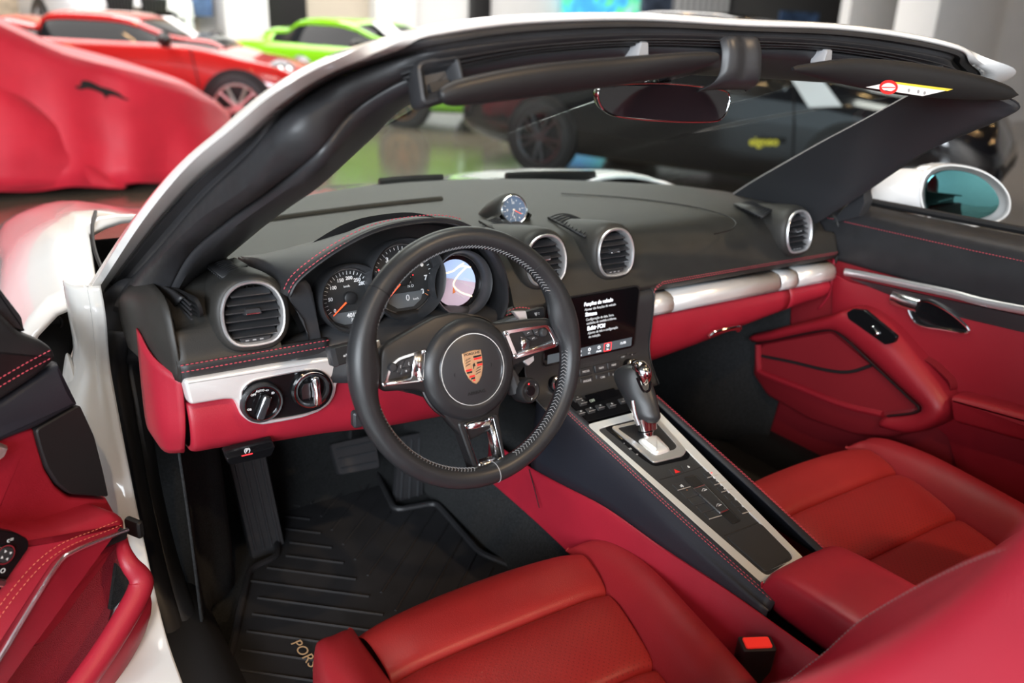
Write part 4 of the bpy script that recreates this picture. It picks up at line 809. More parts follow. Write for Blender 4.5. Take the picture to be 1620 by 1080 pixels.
# flanks
def ztop(y): return .580+(y-.095)*.222
for s in (-1, 1):
    rows = []
    for y, xt, zr in ((.20, .088, .435), (.10, .090, .45), (-.02, .086, .465), (-.15, .082, .463), (-.26, .076, .464), (-.345, .070, .462)):
        z = ztop(y)
        rows.append([X(s*(xt-.010), y, z+.001), X(s*(xt-.002), y, z+.003), X(s*(xt+.006), y, z), X(s*(xt+.013), y, z-.010), X(s*(xt+.019), y, z-(z-zr)*.4), X(s*(xt+.022), y, zr)])
    b = MB(); b.surf(rows, 3, 5); fk_ = b.build('leather_flank', 'navy_leather', cc, sharp=70, solid=.003)
    for o_ in (.0045, .0085): stitch(cr([X(s*(r[2].x*s-.006+o_), r[0].y, r[1].z+.0005-o_*.35) for r in rows], 5), 'thread_red', fk_, r=.0005)
    rows = []
    for y, xt, zr, xb, zb in ((.34, .108, .43, .118, .365), (.20, .110, .438, .124, .368), (.10, .111, .451, .13, .37), (-.02, .108, .466, .14, .37), (-.15, .104, .464, .15, .35), (-.26, .098, .465, .15, .34), (-.345, .095, .463, .15, .33), (-.50, .095, .463, .15, .33)):
        rows.append([X(s*xt, y, zr), X(s*(xt+.004), y, zr-.005), X(s*(xt*.5+xb*.5), y, (zr+zb)/2), X(s*xb, y, zb), X(s*(xb+.005), y, zb-.01)])
    b = MB(); b.surf(rows, 3, 5); rf = b.build('lower_flank', 'red_leather', cc, sharp=70, solid=.003)
q = [at(842,760,'x',-.128), at(855,808,'x',-.139)]; part('flank_seam', 'rubber_dark', cc, lambda b: b.tube([at(837,742,'x',-.1165), at(846,775,'x',-.127), at(853,803,'x',-.136)], .0010, 5))
# armrest lid
ar = part('armrest', 'red_leather', cc, lambda b: b.surf([[X(s_*w_, y, z) for s_, w_, z in ((-1, .068, zb), (-1, .076, zb+.02), (-1, .074, zt-.014), (-1, .062, zt-.002), (-1, .03, zt+.001), (1, 0, zt+.002), (1, .03, zt+.001), (1, .062, zt-.002), (1, .074, zt-.014), (1, .076, zb+.02), (1, .068, zb))]
    for y, zt, zb in ((-.318, .500, .480), (-.322, .512, .470), (-.335, .522, .462), (-.37, .527, .458), (-.45, .530, .455), (-.60, .532, .455))], 3, 4), solid=.002, sharp=70, label='padded red armrest lid')
for o_ in (0, .009): stitch([X(-.072-.001*(o_ > 0), y, .512-o_+(y+.6)*-.01) for y in (-.345, -.45, -.60)], 'dark_red', ar, r=.0006)
# ------------------------------------------------------------------ gear selector lever
gs = thing('gear_selector', 'black leather gear selector lever with chrome cap and polished chrome shaft', 'gear lever', FC(gc[0], gc[1], .01))
B0 = at(1025, 698, 'x', -.004); B1 = at(1020, 664, 'x', -.006)
part('shaft', 'chrome', gs, lambda b: b.tube([B0+V((0, 0, -.012)), B0, B0.lerp(B1, .45), B0.lerp(B1, .5), B1+V((0, 0, .01))], lambda t: .0115 if t < .6 else .0135, 20))
part('shaft_band', 'gloss_black', gs, lambda b: b.tube([B0.lerp(B1, .50), B0.lerp(B1, .56)], .0138, 20))
part('shaft_sleeve', 'polished_silver', gs, lambda b: b.tube([B0.lerp(B1, .60)+V((.006, -.004, 0)), B1+V((.006, -.004, .006))], .0115, 16))
part('rear_spar', 'polished_silver', gs, lambda b: b.tube(cr([at(1010,672,'x',-.022), at(1004,655,'x',-.025), at(1000,633,'x',-.026)], 4), .0045, 10, fx=.7))
kx = [(1023,664,.016,.015),(1022,655,.021,.020),(1016,640,.0235,.024),(1010,625,.026,.027),(1004,610,.028,.028),(1000,597,.027,.027),(1000,587,.022,.021),(1002,580,.013,.012),(1003,577.5,.003,.003)]
rws = []
for px, py, ra, rb in kx:
    c_ = at(px, py, 'x', -.006); rws.append([c_+CR*(ra*math.cos(a))+V((0, 1, .0))*(rb*math.sin(a)) for a in [6.28319*k/20 for k in range(20)]])
R_ = [cr([r[j] for r in rws], 4) for j in range(20)]
part('knob', 'wheel_leather', gs, lambda b: b.grid([[c_[i] for c_ in R_] for i in range(len(R_[0]))], cu=True, cap0=True, cap1=True), sharp=180)
P = [at(x, y, 'y', yy) for x, y, yy in ((1004,578,-.008),(1012,580,-.018),(1018,588,-.027),(1020,597,-.030),(1019,606,-.028))]
part('knob_cap', 'chrome', gs, lambda b: b.tube(cr(P, 5), lambda t: .004+.0085*math.sin(3.14*min(1, .12+t*.80)), 14, fx=1.0))
P = [at(x, y, 'y', yy) for x, y, yy in ((1008,598,-.028),(1014,612,-.031),(1019,619,-.031),(1027,617,-.028),(1029,604,-.020))]
part('cap_inlay', 'gloss_black', gs, lambda b: b.tube(cr(P, 5), .0020, 8))
# ------------------------------------------------------------------ seat belt buckle
bk = thing('seat_belt_buckle', 'black seat belt buckle with red release button beside the driver seat', 'seat belt buckle', (-.09, -.345, .30))
c_ = at(1198, 1017, 'z', .455); fbk = Fr(c_, V((.80, -.42, .0)), V((.42, .8, .1)), V((-.05, -.1, 1)))
part('buckle_body', 'black_plastic', bk, lambda b: b.rings(fbk, rpoly([(-.023, -.013), (.023, -.013), (.023, .013), (-.023, .013)], .004), [(.003, -.14), (0, -.12), (0, -.001), (.001, 0), (.002, 0)]))
part('release_button', 'buckle_red', bk, lambda b: b.rings(fbk, rpoly([(-.018, -.009), (.018, -.009), (.018, .009), (-.018, .009)], .003), [(0, -.002), (0, .0018), (.001, .0028)]))

# ------------------------------------------------------------------ seats
def seat(name, label, sx, mir=1):
    t = thing(name, label, 'seat', (sx, -.3, .24), 'red leather seats')
    def P(x, y, z): return V((sx+mir*x, y, z))
    # perforated cushion panels (x from the left seam to the right seam)
    def seam(y): return (.195-.000*(-y), .195-(.25*max(0, -.03-y) if y > -.5 else .12))
    pans = [('cushion_panel', [(.004, .30), (-.008, .36), (-.016, .395), (-.028, .412), (-.055, .424), (-.095, .424), (-.122, .418), (-.131, .407), (-.132, .398)]),
            ('cushion_panel', [(-.133, .398), (-.134, .406), (-.142, .415), (-.18, .420), (-.24, .415), (-.272, .408), (-.281, .398), (-.282, .390)]),
            ('cushion_panel', [(-.283, .390), (-.284, .397), (-.294, .404), (-.34, .404), (-.42, .396), (-.50, .385)])]
    for nm, pr in pans:
        rows = []
        for y, z in pr:
            l, r = seam(y); rows.append([P(-l+(l+r)*u, y-.012*(1-abs(2*u-1)**2)*(-1 if y > -.05 else 0), z-.010*(abs(2*u-1)**6)) for u in (0, .03, .12, .3, .5, .7, .88, .97, 1)])
        b = MB(); b.surf(rows, 3, 3); b.build(nm, 'perforated_leather', t, sharp=70, solid=.002)
    # side bolsters: inner seam, crown, outer flank
    for s in (-1, 1):
        rows = []
        for y, dz, wd in ((.004, -.09, .048), (.002, -.045, .052), (-.010, -.008, .058), (-.035, .008, .066), (-.08, .020, .076), (-.16, .034, .086), (-.26, .044, .090), (-.38, .052, .095), (-.50, .056, .10)):
            l, r = seam(min(y, -.03)); x0 = (l if s < 0 else r); zb = .412-.04*max(0, -.1-y)
            z0 = zb-.012; k = 1
            rows.append([P(s*(x0-.004), y, z0-.008), P(s*(x0+.004), y, z0+.004+max(dz, -.05)*.2), P(s*(x0+wd*.28), y, zb+dz*.65), P(s*(x0+wd*.58), y, zb+dz), P(s*(x0+wd*.84), y, zb+dz*.86), P(s*(x0+wd), y, zb+dz*.5-.012), P(s*(x0+wd+.006), y, zb-.07), P(s*(x0+wd), y, .28)])
        b = MB(); b.surf(rows, 4, 4); bo_ = b.build('seat_bolster', 'seat_leather', t, sharp=80, solid=.002)
        for o_ in (0, .006):
            stitch(cr([r[4].lerp(r[5], .25+o_*40)+V((0, 0, .0012)) for r in rows], 5)[4:], 'thread_grey' if sx < 0 else 'dark_red', bo_, r=.00045)
    part('front_valance', 'seat_leather', t, lambda b: b.surf([[P(x, y, z) for y, z in ((.002, .36), (.006, .32), (-.01, .26))] for x in (-.22, 0, .22)], 3, 3), solid=.002)
    part('seat_base', 'rubber_dark', t, lambda b: b.box(Fr(P(0, -.27, .235), UX, UY), .40, .42, .05, .01))
    # backrest
    prof = [(-.43, .40), (-.44, .455), (-.475, .52), (-.515, .60), (-.59, .71), (-.655, .79), (-.715, .86), (-.755, .925), (-.775, .98), (-.785, 1.04), (-.79, 1.10), (-.80, 1.145), (-.815, 1.170)]
    st_ = [(.20, .21, .060), (.215, .235, .060), (.22, .245, .062), (.22, .25, .062), (.21, .245, .055), (.19, .225, .045), (.155, .185, .038), (.135, .16, .028), (.125, .15, .018), (.12, .145, .012), (.11, .135, .012), (.085, .105, .012), (.035, .045, .010)]
    fr_l = []
    for i in range(13):
        a_, c_ = prof[max(0, i-1)], prof[min(12, i+1)]; v = V((0, c_[0]-a_[0], c_[1]-a_[1])); fr_l.append(Fr((sx, prof[i][0], prof[i][1]), UX, v, V((0, v.z, -v.y))))
    rows = []
    for f_, (r_, o_, dp) in zip(fr_l, st_):
        half = [(0, -dp), (r_*.45, -dp), (r_*.68, -dp*.92), (r_*.84, -dp*.45), (r_*.96, -.004), (r_*1.03, .004), (o_*.97, -.010), (o_, -.035), (o_*.99, -.07), (o_*.93, -.105), (o_*.70, -.125), (0, -.13)]
        rows.append([f_(a, 0, c_) for a, c_ in half]+[f_(-a, 0, c_) for a, c_ in half[-2:0:-1]])
    Rr = [cr([r[j] for r in rows], 4) for j in range(len(rows[0]))]
    rr2 = [cr([c_[i] for c_ in Rr], 3, True) for i in range(len(Rr[0]))]
    bb = part('backrest', 'red_leather' if sx < 0 else 'seat_leather', t, lambda b: b.grid(rr2, cu=True, cap0=True, cap1=True), sharp=180)
    for s in (-1, 1):
        stitch(cr([f_(s*r_*.97, 0, .0025) for f_, (r_, o_, dp) in zip(fr_l, st_)][1:9], 5), 'thread_grey', bb, r=.0006)
        part('piping', 'seat_leather', bb, lambda b: b.tube(cr([f_(s*r_*.70, 0, -dp*.86) for f_, (r_, o_, dp) in zip(fr_l, st_)][:9], 5), .003, 6))
    return t
seat('driver_seat', 'red leather driver seat with perforated cushion in the foreground', -.362)
seat('passenger_seat', 'red leather passenger seat beyond the centre console', .385, 1)
# ------------------------------------------------------------------ passenger door (closed, far side)
pdn = thing('passenger_door', 'closed passenger door with red panel, silver strip and white exterior mirror', 'car door', (.72, -.2, .15), 'car doors')
FP = Fr((.72, 0, .6), -UY, UZ, -UX)
def pp(P, h=0): return [atp(x, y, FP, h) for x, y in P]
soft = lambda d, h0, h1: [(0, h0), (0, h1-d), (d*.3, h1-d*.3), (d, h1)]
part('door_skin', 'dark_red', pdn, lambda b: b.rings(FP, [(-.36, -.42), (1.1, -.42), (1.1, .15), (-.2, .15), (-.36, .10)], [(0, -.05), (0, 0)]))
part('door_skin', 'door_red_shaded', pdn, lambda b: b.rings(FP, rpoly(pp([(1318,430),(1345,445),(1620,505),(1900,560),(1900,1200),(1560,900),(1500,690),(1440,640),(1316,530)], .004)[:], .01, 3), soft(.004, 0, .008)))
# upper pad
b = MB(); b.surf([[X(.722+k*.0, y, z-.0) for _ in (0,)]+[] for y, z in ()] or [[X(x_, y, zz+max(0, -y)*.02) for x_, zz in ((.80, .862), (.775, .866), (.745, .862), (.722, .848), (.712, .82), (.708, .79), (.712, .755), (.718, .742))] for y in (.36, .25, .1, -.1, -.4, -.9)], 4, 4)
dpad = b.build('door_pad', 'black_leather', pdn, solid=.003)
for z in (.832, .822): stitch([X(.7145, .24, z), X(.7145, -.1, z+.003), X(.7145, -.8, z+.02)], 'thread_red', dpad, r=.0006)
part('window_strip', 'rubber_dark', pdn, lambda b: b.tube([X(.80, .34, .868), X(.80, -.9, .888)], .008, 8))
b = MB(); P_s = [at(1337,430,'x',.708), at(1380,438,'x',.708), at(1500,463,'x',.708), at(1640,494,'x',.708), X(.708, -.9, .83)]
b.tube(cr(P_s, 5), .0085, 12, fx=.6); b.build('silver_strip', 'satin_silver', pdn, label='long silver strip across the door')
part('strip_band', 'dark_metal', pdn, lambda b: b.rings(FP, pp([(1345,440),(1500,474),(1640,504),(1900,560),(1900,600),(1640,530),(1500,497),(1400,463)], .008), [(0, .004), (0, .010)]))
# pocket bulge and armrest band
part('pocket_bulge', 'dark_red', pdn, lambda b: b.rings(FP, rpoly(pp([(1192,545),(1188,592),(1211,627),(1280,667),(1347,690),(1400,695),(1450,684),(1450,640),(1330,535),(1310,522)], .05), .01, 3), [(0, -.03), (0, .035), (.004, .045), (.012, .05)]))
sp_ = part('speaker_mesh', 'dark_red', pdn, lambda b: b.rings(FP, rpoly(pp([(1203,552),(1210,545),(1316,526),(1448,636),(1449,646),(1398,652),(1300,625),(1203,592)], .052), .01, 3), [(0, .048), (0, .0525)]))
part('pocket_mouth', 'rubber_dark', sp_, lambda b: b.tube(cr([FP(*atp(x, y, FP, .054), .053) for x, y in ((1205,563),(1250,572),(1310,586),(1345,588),(1378,578))], 5), .004, 6))
part('pocket_rail', 'door_red_shaded', pdn, lambda b: b.tube(cr([FP(*atp(x, y, FP, .06), .056) for x, y in ((1198,545),(1199,580),(1205,590),(1260,612),(1330,640),(1395,656))], 6), .008, 8))
band = [(1195,540),(1193,529),(1255,512),(1318,497),(1345,487),(1400,520),(1440,560),(1475,598),(1500,632),(1500,655),(1478,672),(1440,682),(1400,672),(1398,660),(1440,656),(1456,648),(1455,640),(1390,580),(1330,528),(1310,519),(1280,523)]
bo_ = [(1193,527),(1225,520),(1275,507),(1318,497),(1347,487),(1380,500),(1410,524),(1442,560),(1475,598),(1500,632),(1502,655),(1478,676),(1440,686),(1400,676)]
bi_ = [(1196,542),(1225,538),(1262,530),(1300,523),(1318,524),(1335,533),(1360,554),(1390,581),(1422,611),(1452,637),(1457,645),(1452,652),(1432,656),(1398,659)]
PO = [atp(x, y, FP, .05) for x, y in bo_]; PI = [atp(x, y, FP, .06) for x, y in bi_]
part('armrest_band', 'door_red_shaded', pdn, lambda b: b.surf([[FP(a*(1-t)+c_*t, b0*(1-t)+d_*t, h) for (a, b0), (c_, d_) in zip(PO, PI)] for t, h in ((-.02, .0), (0, .03), (.10, .062), (.35, .074), (.7, .073), (.93, .064), (1.0, .05))], 4, 3), sharp=80, solid=.003)
part('band_line', 'dark_metal', pdn, lambda b: b.tube(cr([FP(*atp(x, y, FP, .062), .062) for x, y in ((1197,542),(1260,530),(1310,522),(1332,532),(1390,585),(1440,632),(1453,645),(1445,653),(1404,658))], 5), .0025, 6))
part('rear_armrest', 'door_red_shaded', pdn, lambda b: b.rings(FP, rpoly(pp([(1500,625),(1560,640),(1700,680),(2000,760),(2000,820),(1620,700),(1505,668)], .06), .01, 3), [(0, .0), (0, .05), (.004, .058), (.01, .062)]))
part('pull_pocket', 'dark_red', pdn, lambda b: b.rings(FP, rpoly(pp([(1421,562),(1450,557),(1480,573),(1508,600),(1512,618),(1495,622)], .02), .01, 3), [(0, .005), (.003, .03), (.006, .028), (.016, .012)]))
swp = part('switch_plate', 'gloss_black', pdn, lambda b: b.rings(FP, rpoly(pp([(1340,494),(1350,488),(1368,490),(1419,532),(1415,542),(1400,545),(1342,504)], .074), .004, 3), [(0, .066), (0, .0745), (.001, .0755)]))
part('window_switch', 'chrome', swp, lambda b: b.box(FP.at(*atp(1384, 523, FP, .078), .0755, -.7), .022, .010, .006, .002))
# release handle
hp_ = part('door_handle', 'polished_silver', pdn, lambda b: b.tube(cr([FP(*atp(x, y, FP, .02), h) for x, y, h in ((1409,472,.012),(1425,476,.018),(1450,484,.016))], 4), lambda t: .016-.002*t, 14, fx=.5), label='polished interior release handle')
HO = cr2(pp([(1437,487),(1447,477),(1470,477),(1500,492),(1523,510),(1533,522),(1525,526),(1490,520),(1463,516),(1447,508)], .014), 4)
part('handle_cup', 'gloss_black', hp_, lambda b: b.rings(FP, HO, [(0, .0), (0, .014), (.003, .012)]))
part('handle_ring', 'chrome', hp_, lambda b: b.tube([FP(a, c_, .014) for a, c_ in HO], .0030, 8, closed=True))
# exterior mirror
em = part('exterior_mirror', 'white_paint', pdn, lambda b: None or b.add([], []) if False else b.rings(Fr(at(1530,311,'x',1.0), V((.86, -.50, 0)), UZ), circ(.01, 8), [(0, 0), (0, .001)]))
C.objects.unlink(em); bpy.data.objects.remove(em)
FMi = Fr(at(1528,311,'x',1.0), V((.80, -.60, .03)), V((.0, .06, 1))); FMi.w = FMi.w if FMi.w.y < 0 else -FMi.w
MO = cr2([atp(x, y, FMi) for x, y in ((1455,300),(1462,278),(1480,264),(1510,260),(1550,268),(1580,286),(1597,310),(1597,335),(1580,350),(1550,358),(1510,358),(1475,350),(1460,330))], 4)
sh0 = [(-.0, -.0)]
rows = []
for d, h in ((.0045, -.006), (.0035, .002), (.0, .001), (-.001, -.008), (.0, -.03)): rows.append([FMi(a, c_, h) for a, c_ in offs(MO, d)])
cx = sum(a for a, _ in MO)/len(MO); cy = sum(c_ for _, c_ in MO)/len(MO)
for k, h, sx_ in ((.97, -.06, -.004), (.88, -.09, -.012), (.70, -.115, -.02), (.4, -.13, -.03), (.05, -.134, -.035)): rows.append([FMi(cx+(a-cx)*k+sx_, cy+(c_-cy)*k, h) for a, c_ in MO])
em = part('exterior_mirror', 'white_paint', pdn, lambda b: b.grid(rows, cu=True, cap1=True), sharp=60, label='white exterior mirror with a dark reflection coloured into its glass')
part('mirror_glass', 'mirror_glass', em, lambda b: b.rings(FMi, cr2([atp(x, y, FMi) for x, y in ((1464,302),(1470,282),(1490,270),(1520,270),(1550,280),(1572,300),(1580,322),(1565,340),(1530,348),(1490,347),(1468,335))], 4), [(0, -.004), (0, .0025), (.0015, .003)]))
part('mirror_foot', 'white_paint', em, lambda b: b.surf([[FMi(*atp(px, py, FMi, h), h) for px, py, h in r] for r in (((1468,268,-.02),(1420,268,-.03),(1385,290,-.04),(1378,303,-.05)), ((1462,290,-.003),(1425,292,-.015),(1395,305,-.03),(1378,312,-.045)), ((1458,318,-.003),(1430,316,-.012),(1400,322,-.03),(1380,318,-.045)), ((1470,352,-.02),(1440,338,-.03),(1405,328,-.04),(1383,320,-.05)))], 4, 4), solid=.006)
part('mirror_triangle', 'satin_plastic', pdn, lambda b: b.rings(FP, pp([(1316,352),(1368,296),(1372,318),(1362,342),(1330,352)], .0), [(0, -.02), (0, .006), (.002, .008)]))
# ------------------------------------------------------------------ driver door (open, left edge of the photo)
ddr = thing('driver_door', 'open driver door with black and red panel, mirror switches and map pocket', 'car door', (-.85, .30, .2), 'car doors')
FD = Fr((-.85, .30, .6), (.866, .5, 0), UZ)
def dq(P, h=0): return [atp(x, y, FD, h) for x, y in P]
def dpart(nm, mt, P, prof, r=.004, h=None, par=None, **k):
    return part(nm, mt, par or ddr, lambda b: b.rings(FD, rpoly(dq(P, prof[-1][1] if h is None else h), r, 3), prof), **k)
part('door_shell', 'white_paint', ddr, lambda b: b.rings(FD, [(-.95, -.38), (-.02, -.38), (.0, -.30), (.0, .16), (-.03, .23), (-.95, .27)], [(.004, -.13), (0, -.12), (0, -.045), (.002, -.04)]))
dpart('door_skin', 'red_leather', [(-300,640),(57,676),(75,740),(92,768),(112,784),(173,788),(186,812),(200,822),(200,900),(120,1100),(-300,1500)], [(0, -.04), (0, -.010), (.004, -.002), (.008, 0)])
dpart('sill_pad', 'black_leather', [(-300,520),(-50,480),(0,488),(36,524),(70,538),(90,552),(96,568),(60,600),(0,640),(-300,760)], [(0, -.05), (0, .005), (.004, .013), (.012, .018)], .008)
for y0 in (0, 13): stitch(cr([FD(*atp(x, y+y0, FD, .018), .0185) for x, y in ((-60,634),(0,598),(45,572),(83,552))], 4), 'thread_red', ddr, r=.0008)
dpart('corner_trim', 'satin_plastic', [(-60,380),(0,452),(37,500),(42,526),(30,524),(-60,490)], [(0, -.03), (0, .0), (.003, .006)])
dpart('upper_panel', 'navy_leather', [(-300,760),(0,638),(96,572),(104,595),(112,615),(128,640),(60,678),(0,702),(-300,840)], [(0, -.05), (0, .0), (.003, .006), (.008, .009)], .006)
dpart('speaker_panel', 'rubber_dark', [(57,680),(127,640),(150,690),(164,745),(173,786),(112,782),(92,766),(75,740),(64,708)], [(0, -.05), (0, .004), (.002, .006)], .006)
dpart('strip_tip', 'satin_silver', [(-60,720),(0,702),(18,706),(10,725),(-60,770)], [(0, 0), (0, .012), (.004, .018)], .004)
ab_ = dpart('armrest_band', 'red_leather', [(-300,905),(0,842),(60,848),(100,843),(150,826),(185,813),(200,818),(204,832),(192,843),(118,874),(92,892),(40,975),(0,1045),(-300,1500)], [(0, -.03), (0, .045), (.004, .056), (.012, .062)], .008)
for o_ in (0, 9): stitch(cr([FD(*atp(x+o_, y+o_*.6, FD, .063), .0635) for x, y in ((-20,985),(20,930),(60,886),(100,858),(150,838),(185,824))], 5), 'thread_orange', ab_, r=.0005)
part('band_edge', 'polished_silver', ddr, lambda b: b.tube(cr([FD(*atp(x, y, FD, .064), .064) for x, y in ((202,838),(150,857),(116,872),(93,890),(48,960),(0,1040),(-40,1106))], 6), lambda t: .0034, 8))
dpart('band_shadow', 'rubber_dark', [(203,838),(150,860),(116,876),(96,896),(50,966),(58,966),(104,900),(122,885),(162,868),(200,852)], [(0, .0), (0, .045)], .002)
part('pocket_liner', 'red_mesh', ddr, lambda b: b.rings(FD, rpoly(dq([(190,850),(118,882),(98,900),(50,985),(-20,1100),(-20,1400),(120,1300),(150,1080),(178,960),(183,900)], .012), .004, 3), [(0, -.01), (0, .010), (.002, .012)]))
part('pocket_panel', 'red_leather', ddr, lambda b: b.rings(FD, rpoly(dq([(186,858),(130,880),(104,900),(60,972),(30,1030),(70,1015),(95,985),(170,885)], .016), .004, 3), [(0, .0), (0, .015), (.002, .017)]))
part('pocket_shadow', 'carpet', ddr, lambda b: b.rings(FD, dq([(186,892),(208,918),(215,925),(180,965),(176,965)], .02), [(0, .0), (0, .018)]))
rail = [FD(*atp(x, y, FD, h), h) for x, y, h in ((193,852,.03),(196,872,.05),(206,893,.065),(221,912,.075),(222,930,.08),(205,965,.085),(165,1030,.09),(115,1100,.095),(40,1200,.10))]
part('pocket_rail', 'red_leather', ddr, lambda b: b.tube(cr(rail, 6), lambda t: .006+.008*min(1, t*2.2), 14, fx=1.3), sharp=180)
part('pocket_front', 'red_leather', ddr, lambda b: b.surf([[p+FD.u*.006+FD.w*.004 for p in rail[2:]], [p+V((0, 0, -.06))+FD.u*(.01-.00*i)-FD.w*.0 for i, p in enumerate(rail[2:])], [p+V((0, 0, -.16))-FD.w*.05 for p in rail[2:]]], 5, 4), solid=.004)
swc = dpart('switch_cluster', 'gloss_black', [(-60,850),(0,838),(28,843),(46,853),(47,866),(20,905),(0,935),(-60,1010)], [(0, .05), (0, .064), (.0015, .066)], .005)
fsw = FD.at(*atp(8, 877, FD, .068), .066)
part('adjust_ring', 'chrome', swc, lambda b: b.lathe(fsw, [(.0130, 0), (.0128, .003), (.0112, .003), (.0108, 0)], 32)); kn = part('mirror_knob', 'satin_plastic', swc, lambda b: b.lathe(fsw, [(.0104, 0), (.0100, .004), (0, .0045)], 28))
for a in (0, 90, 180, 270): f3 = fsw.at(.0062*math.cos(math.radians(a)), .0062*math.sin(math.radians(a)), .0045, math.radians(a)); part('arrow_mark', 'print_white', kn, lambda b: flat(b, f3, [(-.0015, -.0018), (-.0015, .0018), (.0018, 0)]))
for px, py, s in ((17,854,'c='), (5,903,'O')): text(FD.at(*atp(px, py, FD, .067), .0662, -.3), s, .009, 'print_white', swc)
part('window_key', 'polished_silver', swc, lambda b: b.box(FD.at(*atp(-2, 921, FD, .068), .066, -.7), .02, .010, .005, .002))
part('door_latch', 'rubber_dark', ddr, lambda b: b.box(FD.at(*atp(203, 830, FD, 0), .0), .012, .03, .03, .003))

# ------------------------------------------------------------------ white body around the cabin
cb = thing('car_body', 'white painted front body and door frame of the convertible', 'car body', (0, 1.4, .1))
def hz(x, y):
    ax = abs(x); z = .805-.14*max(0, y-.9)-.08*max(0, y-1.3)**2-.02*x*x*2
    z += .050*math.exp(-((ax-.70)/.13)**2)*min(1, max(0, (y-.55)/.35))
    z += .024*math.exp(-((x-.15)/.45)**2)
    if ax > .80: z -= 9*(ax-.80)**2
    return z
rows = []
for i in range(57):
    x = -.93+1.86*i/56; y0 = 1.10-.55*x*x if abs(x) < .74 else .50
    rows.append([X(x, y0+(2.45-y0)*k/12, hz(x, y0+(2.45-y0)*k/12)) for k in range(13)])
b = MB(); b.grid(smooth2(rows, 2, 1)); b.build('front_shell', 'white_paint', cb, sharp=180, solid=.01, label='white bonnet and wings')
for s in (-1, 1):
    fl_ = []
    for y in (.62, .72, .85, 1.1, 1.5, 2.0): fl_.append([X(s*.925, y, hz(.925, max(y, .8))-.0), X(s*.935, y, .60), X(s*.93, y, .45), X(s*.91, y, .22)])
    b = MB(); b.surf(fl_, 2, 4); b.build('wing_side', 'white_paint', cb, solid=.01)
L = [at(x, y, 'z', .845) for x, y in ((150,325),(144,340),(144,358),(152,376),(165,392),(178,402))]
part('shut_line', 'rubber_dark', cb, lambda b: b.tube(cr([V((p.x, p.y, hz(p.x, p.y)+.001)) for p in L], 5), .0035, 6))
part('cowl_panel', 'rubber_dark', cb, lambda b: b.surf([[X(x, 1.13-.55*x*x, .79), X(x, 1.02-.55*x*x, .80), X(x, .93-.6*x*x, .82)] for x in (-.66, -.4, -.15, 0, .15, .4, .66)], 3, 4), solid=.004)
# door frame on the driver side: painted jamb between seal and door, mirrored on the far side
for s in (-1, 1):
    q = lambda p: p if s < 0 else mx(p)
    ed = [at(154,452,'x',-.77), at(162,500,'x',-.772), at(168,570,'x',-.77), at(180,640,'x',-.77), at(203,760,'x',-.77), at(228,880,'x',-.77), at(256,1000,'x',-.77), at(290,1100,'x',-.77)]
    rws = [[q(p+V((dx, dy, 0))*(.33 if p.z > .62 and abs(dx) > .02 else (.6 if p.z > .55 and abs(dx) > .02 else 1))) for p in ed] for dx, dy in ((.004, -.006), (-.010, -.004), (-.035, .006), (-.070, .03), (-.10, .08), (-.115, .16))]
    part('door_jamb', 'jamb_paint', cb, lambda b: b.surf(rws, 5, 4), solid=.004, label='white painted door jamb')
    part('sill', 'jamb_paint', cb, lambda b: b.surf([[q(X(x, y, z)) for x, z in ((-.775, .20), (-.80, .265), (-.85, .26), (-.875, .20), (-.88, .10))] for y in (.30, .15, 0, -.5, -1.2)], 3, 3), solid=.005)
    part('sill_plate', 'rubber_dark', cb, lambda b: b.surf([[q(X(x, y, z)) for x, z in ((-.66, .18), (-.675, .235), (-.70, .262), (-.76, .268), (-.79, .262))] for y in (.42, .3, .1, -.4, -1.2)], 3, 3), solid=.004)
part('hinge_cover', 'black_plastic', cb, lambda b: b.surf([[at(px, py, 'y', yy) for px, py, yy in r] for r in (((38,500,.66),(70,492,.68),(110,474,.70),(148,455,.70)), ((60,545,.62),(85,520,.64),(115,505,.66),(140,492,.68)), ((100,640,.60),(105,590,.60),(118,545,.62),(132,520,.64)))], 4, 4), solid=.004)
fo = Fr(at(86,510,'y',.645), UX, UZ); part('rubber_plug', 'rubber_dark', cb, lambda b: b.lathe(fo, [(.014, .0), (.0135, .006), (.010, .006), (.009, .002), (0, .002)], 20))
part('door_check', 'jamb_paint', cb, lambda b: b.surf([[at(px, py, 'y', yy) for px, py, yy in r] for r in (((98,598,.52),(104,560,.52),(112,562,.52)), ((106,640,.52),(114,600,.50),(122,600,.50)), ((118,668,.52),(126,650,.50),(132,650,.52)))], 3, 3), solid=.004)
for s, P in ((1, [(560,303),(600,297),(640,293),(700,290),(760,288)]), (-1, [(700,296),(800,287),(860,284),(940,283),(1000,288),(1040,292)])):
    w_ = thing('windscreen_wiper', 'black wiper blade resting on the left half of the cowl' if s > 0 else 'black wiper blade resting at the centre and right of the cowl', 'wiper', at(*P[0], 'y', .95), 'windscreen wipers')
    Q = [at(x, y-1, 'y', .94 if s > 0 else .93) for x, y in P]; part('blade', 'rubber_dark', w_, lambda b: b.tube(cr(Q, 4), .007, 6)); part('arm', 'black_plastic', w_, lambda b: b.tube(cr([q_+V((0, .0, .010)) for q_ in Q[1:4]], 3), lambda t: .012, 6, fx=.6))

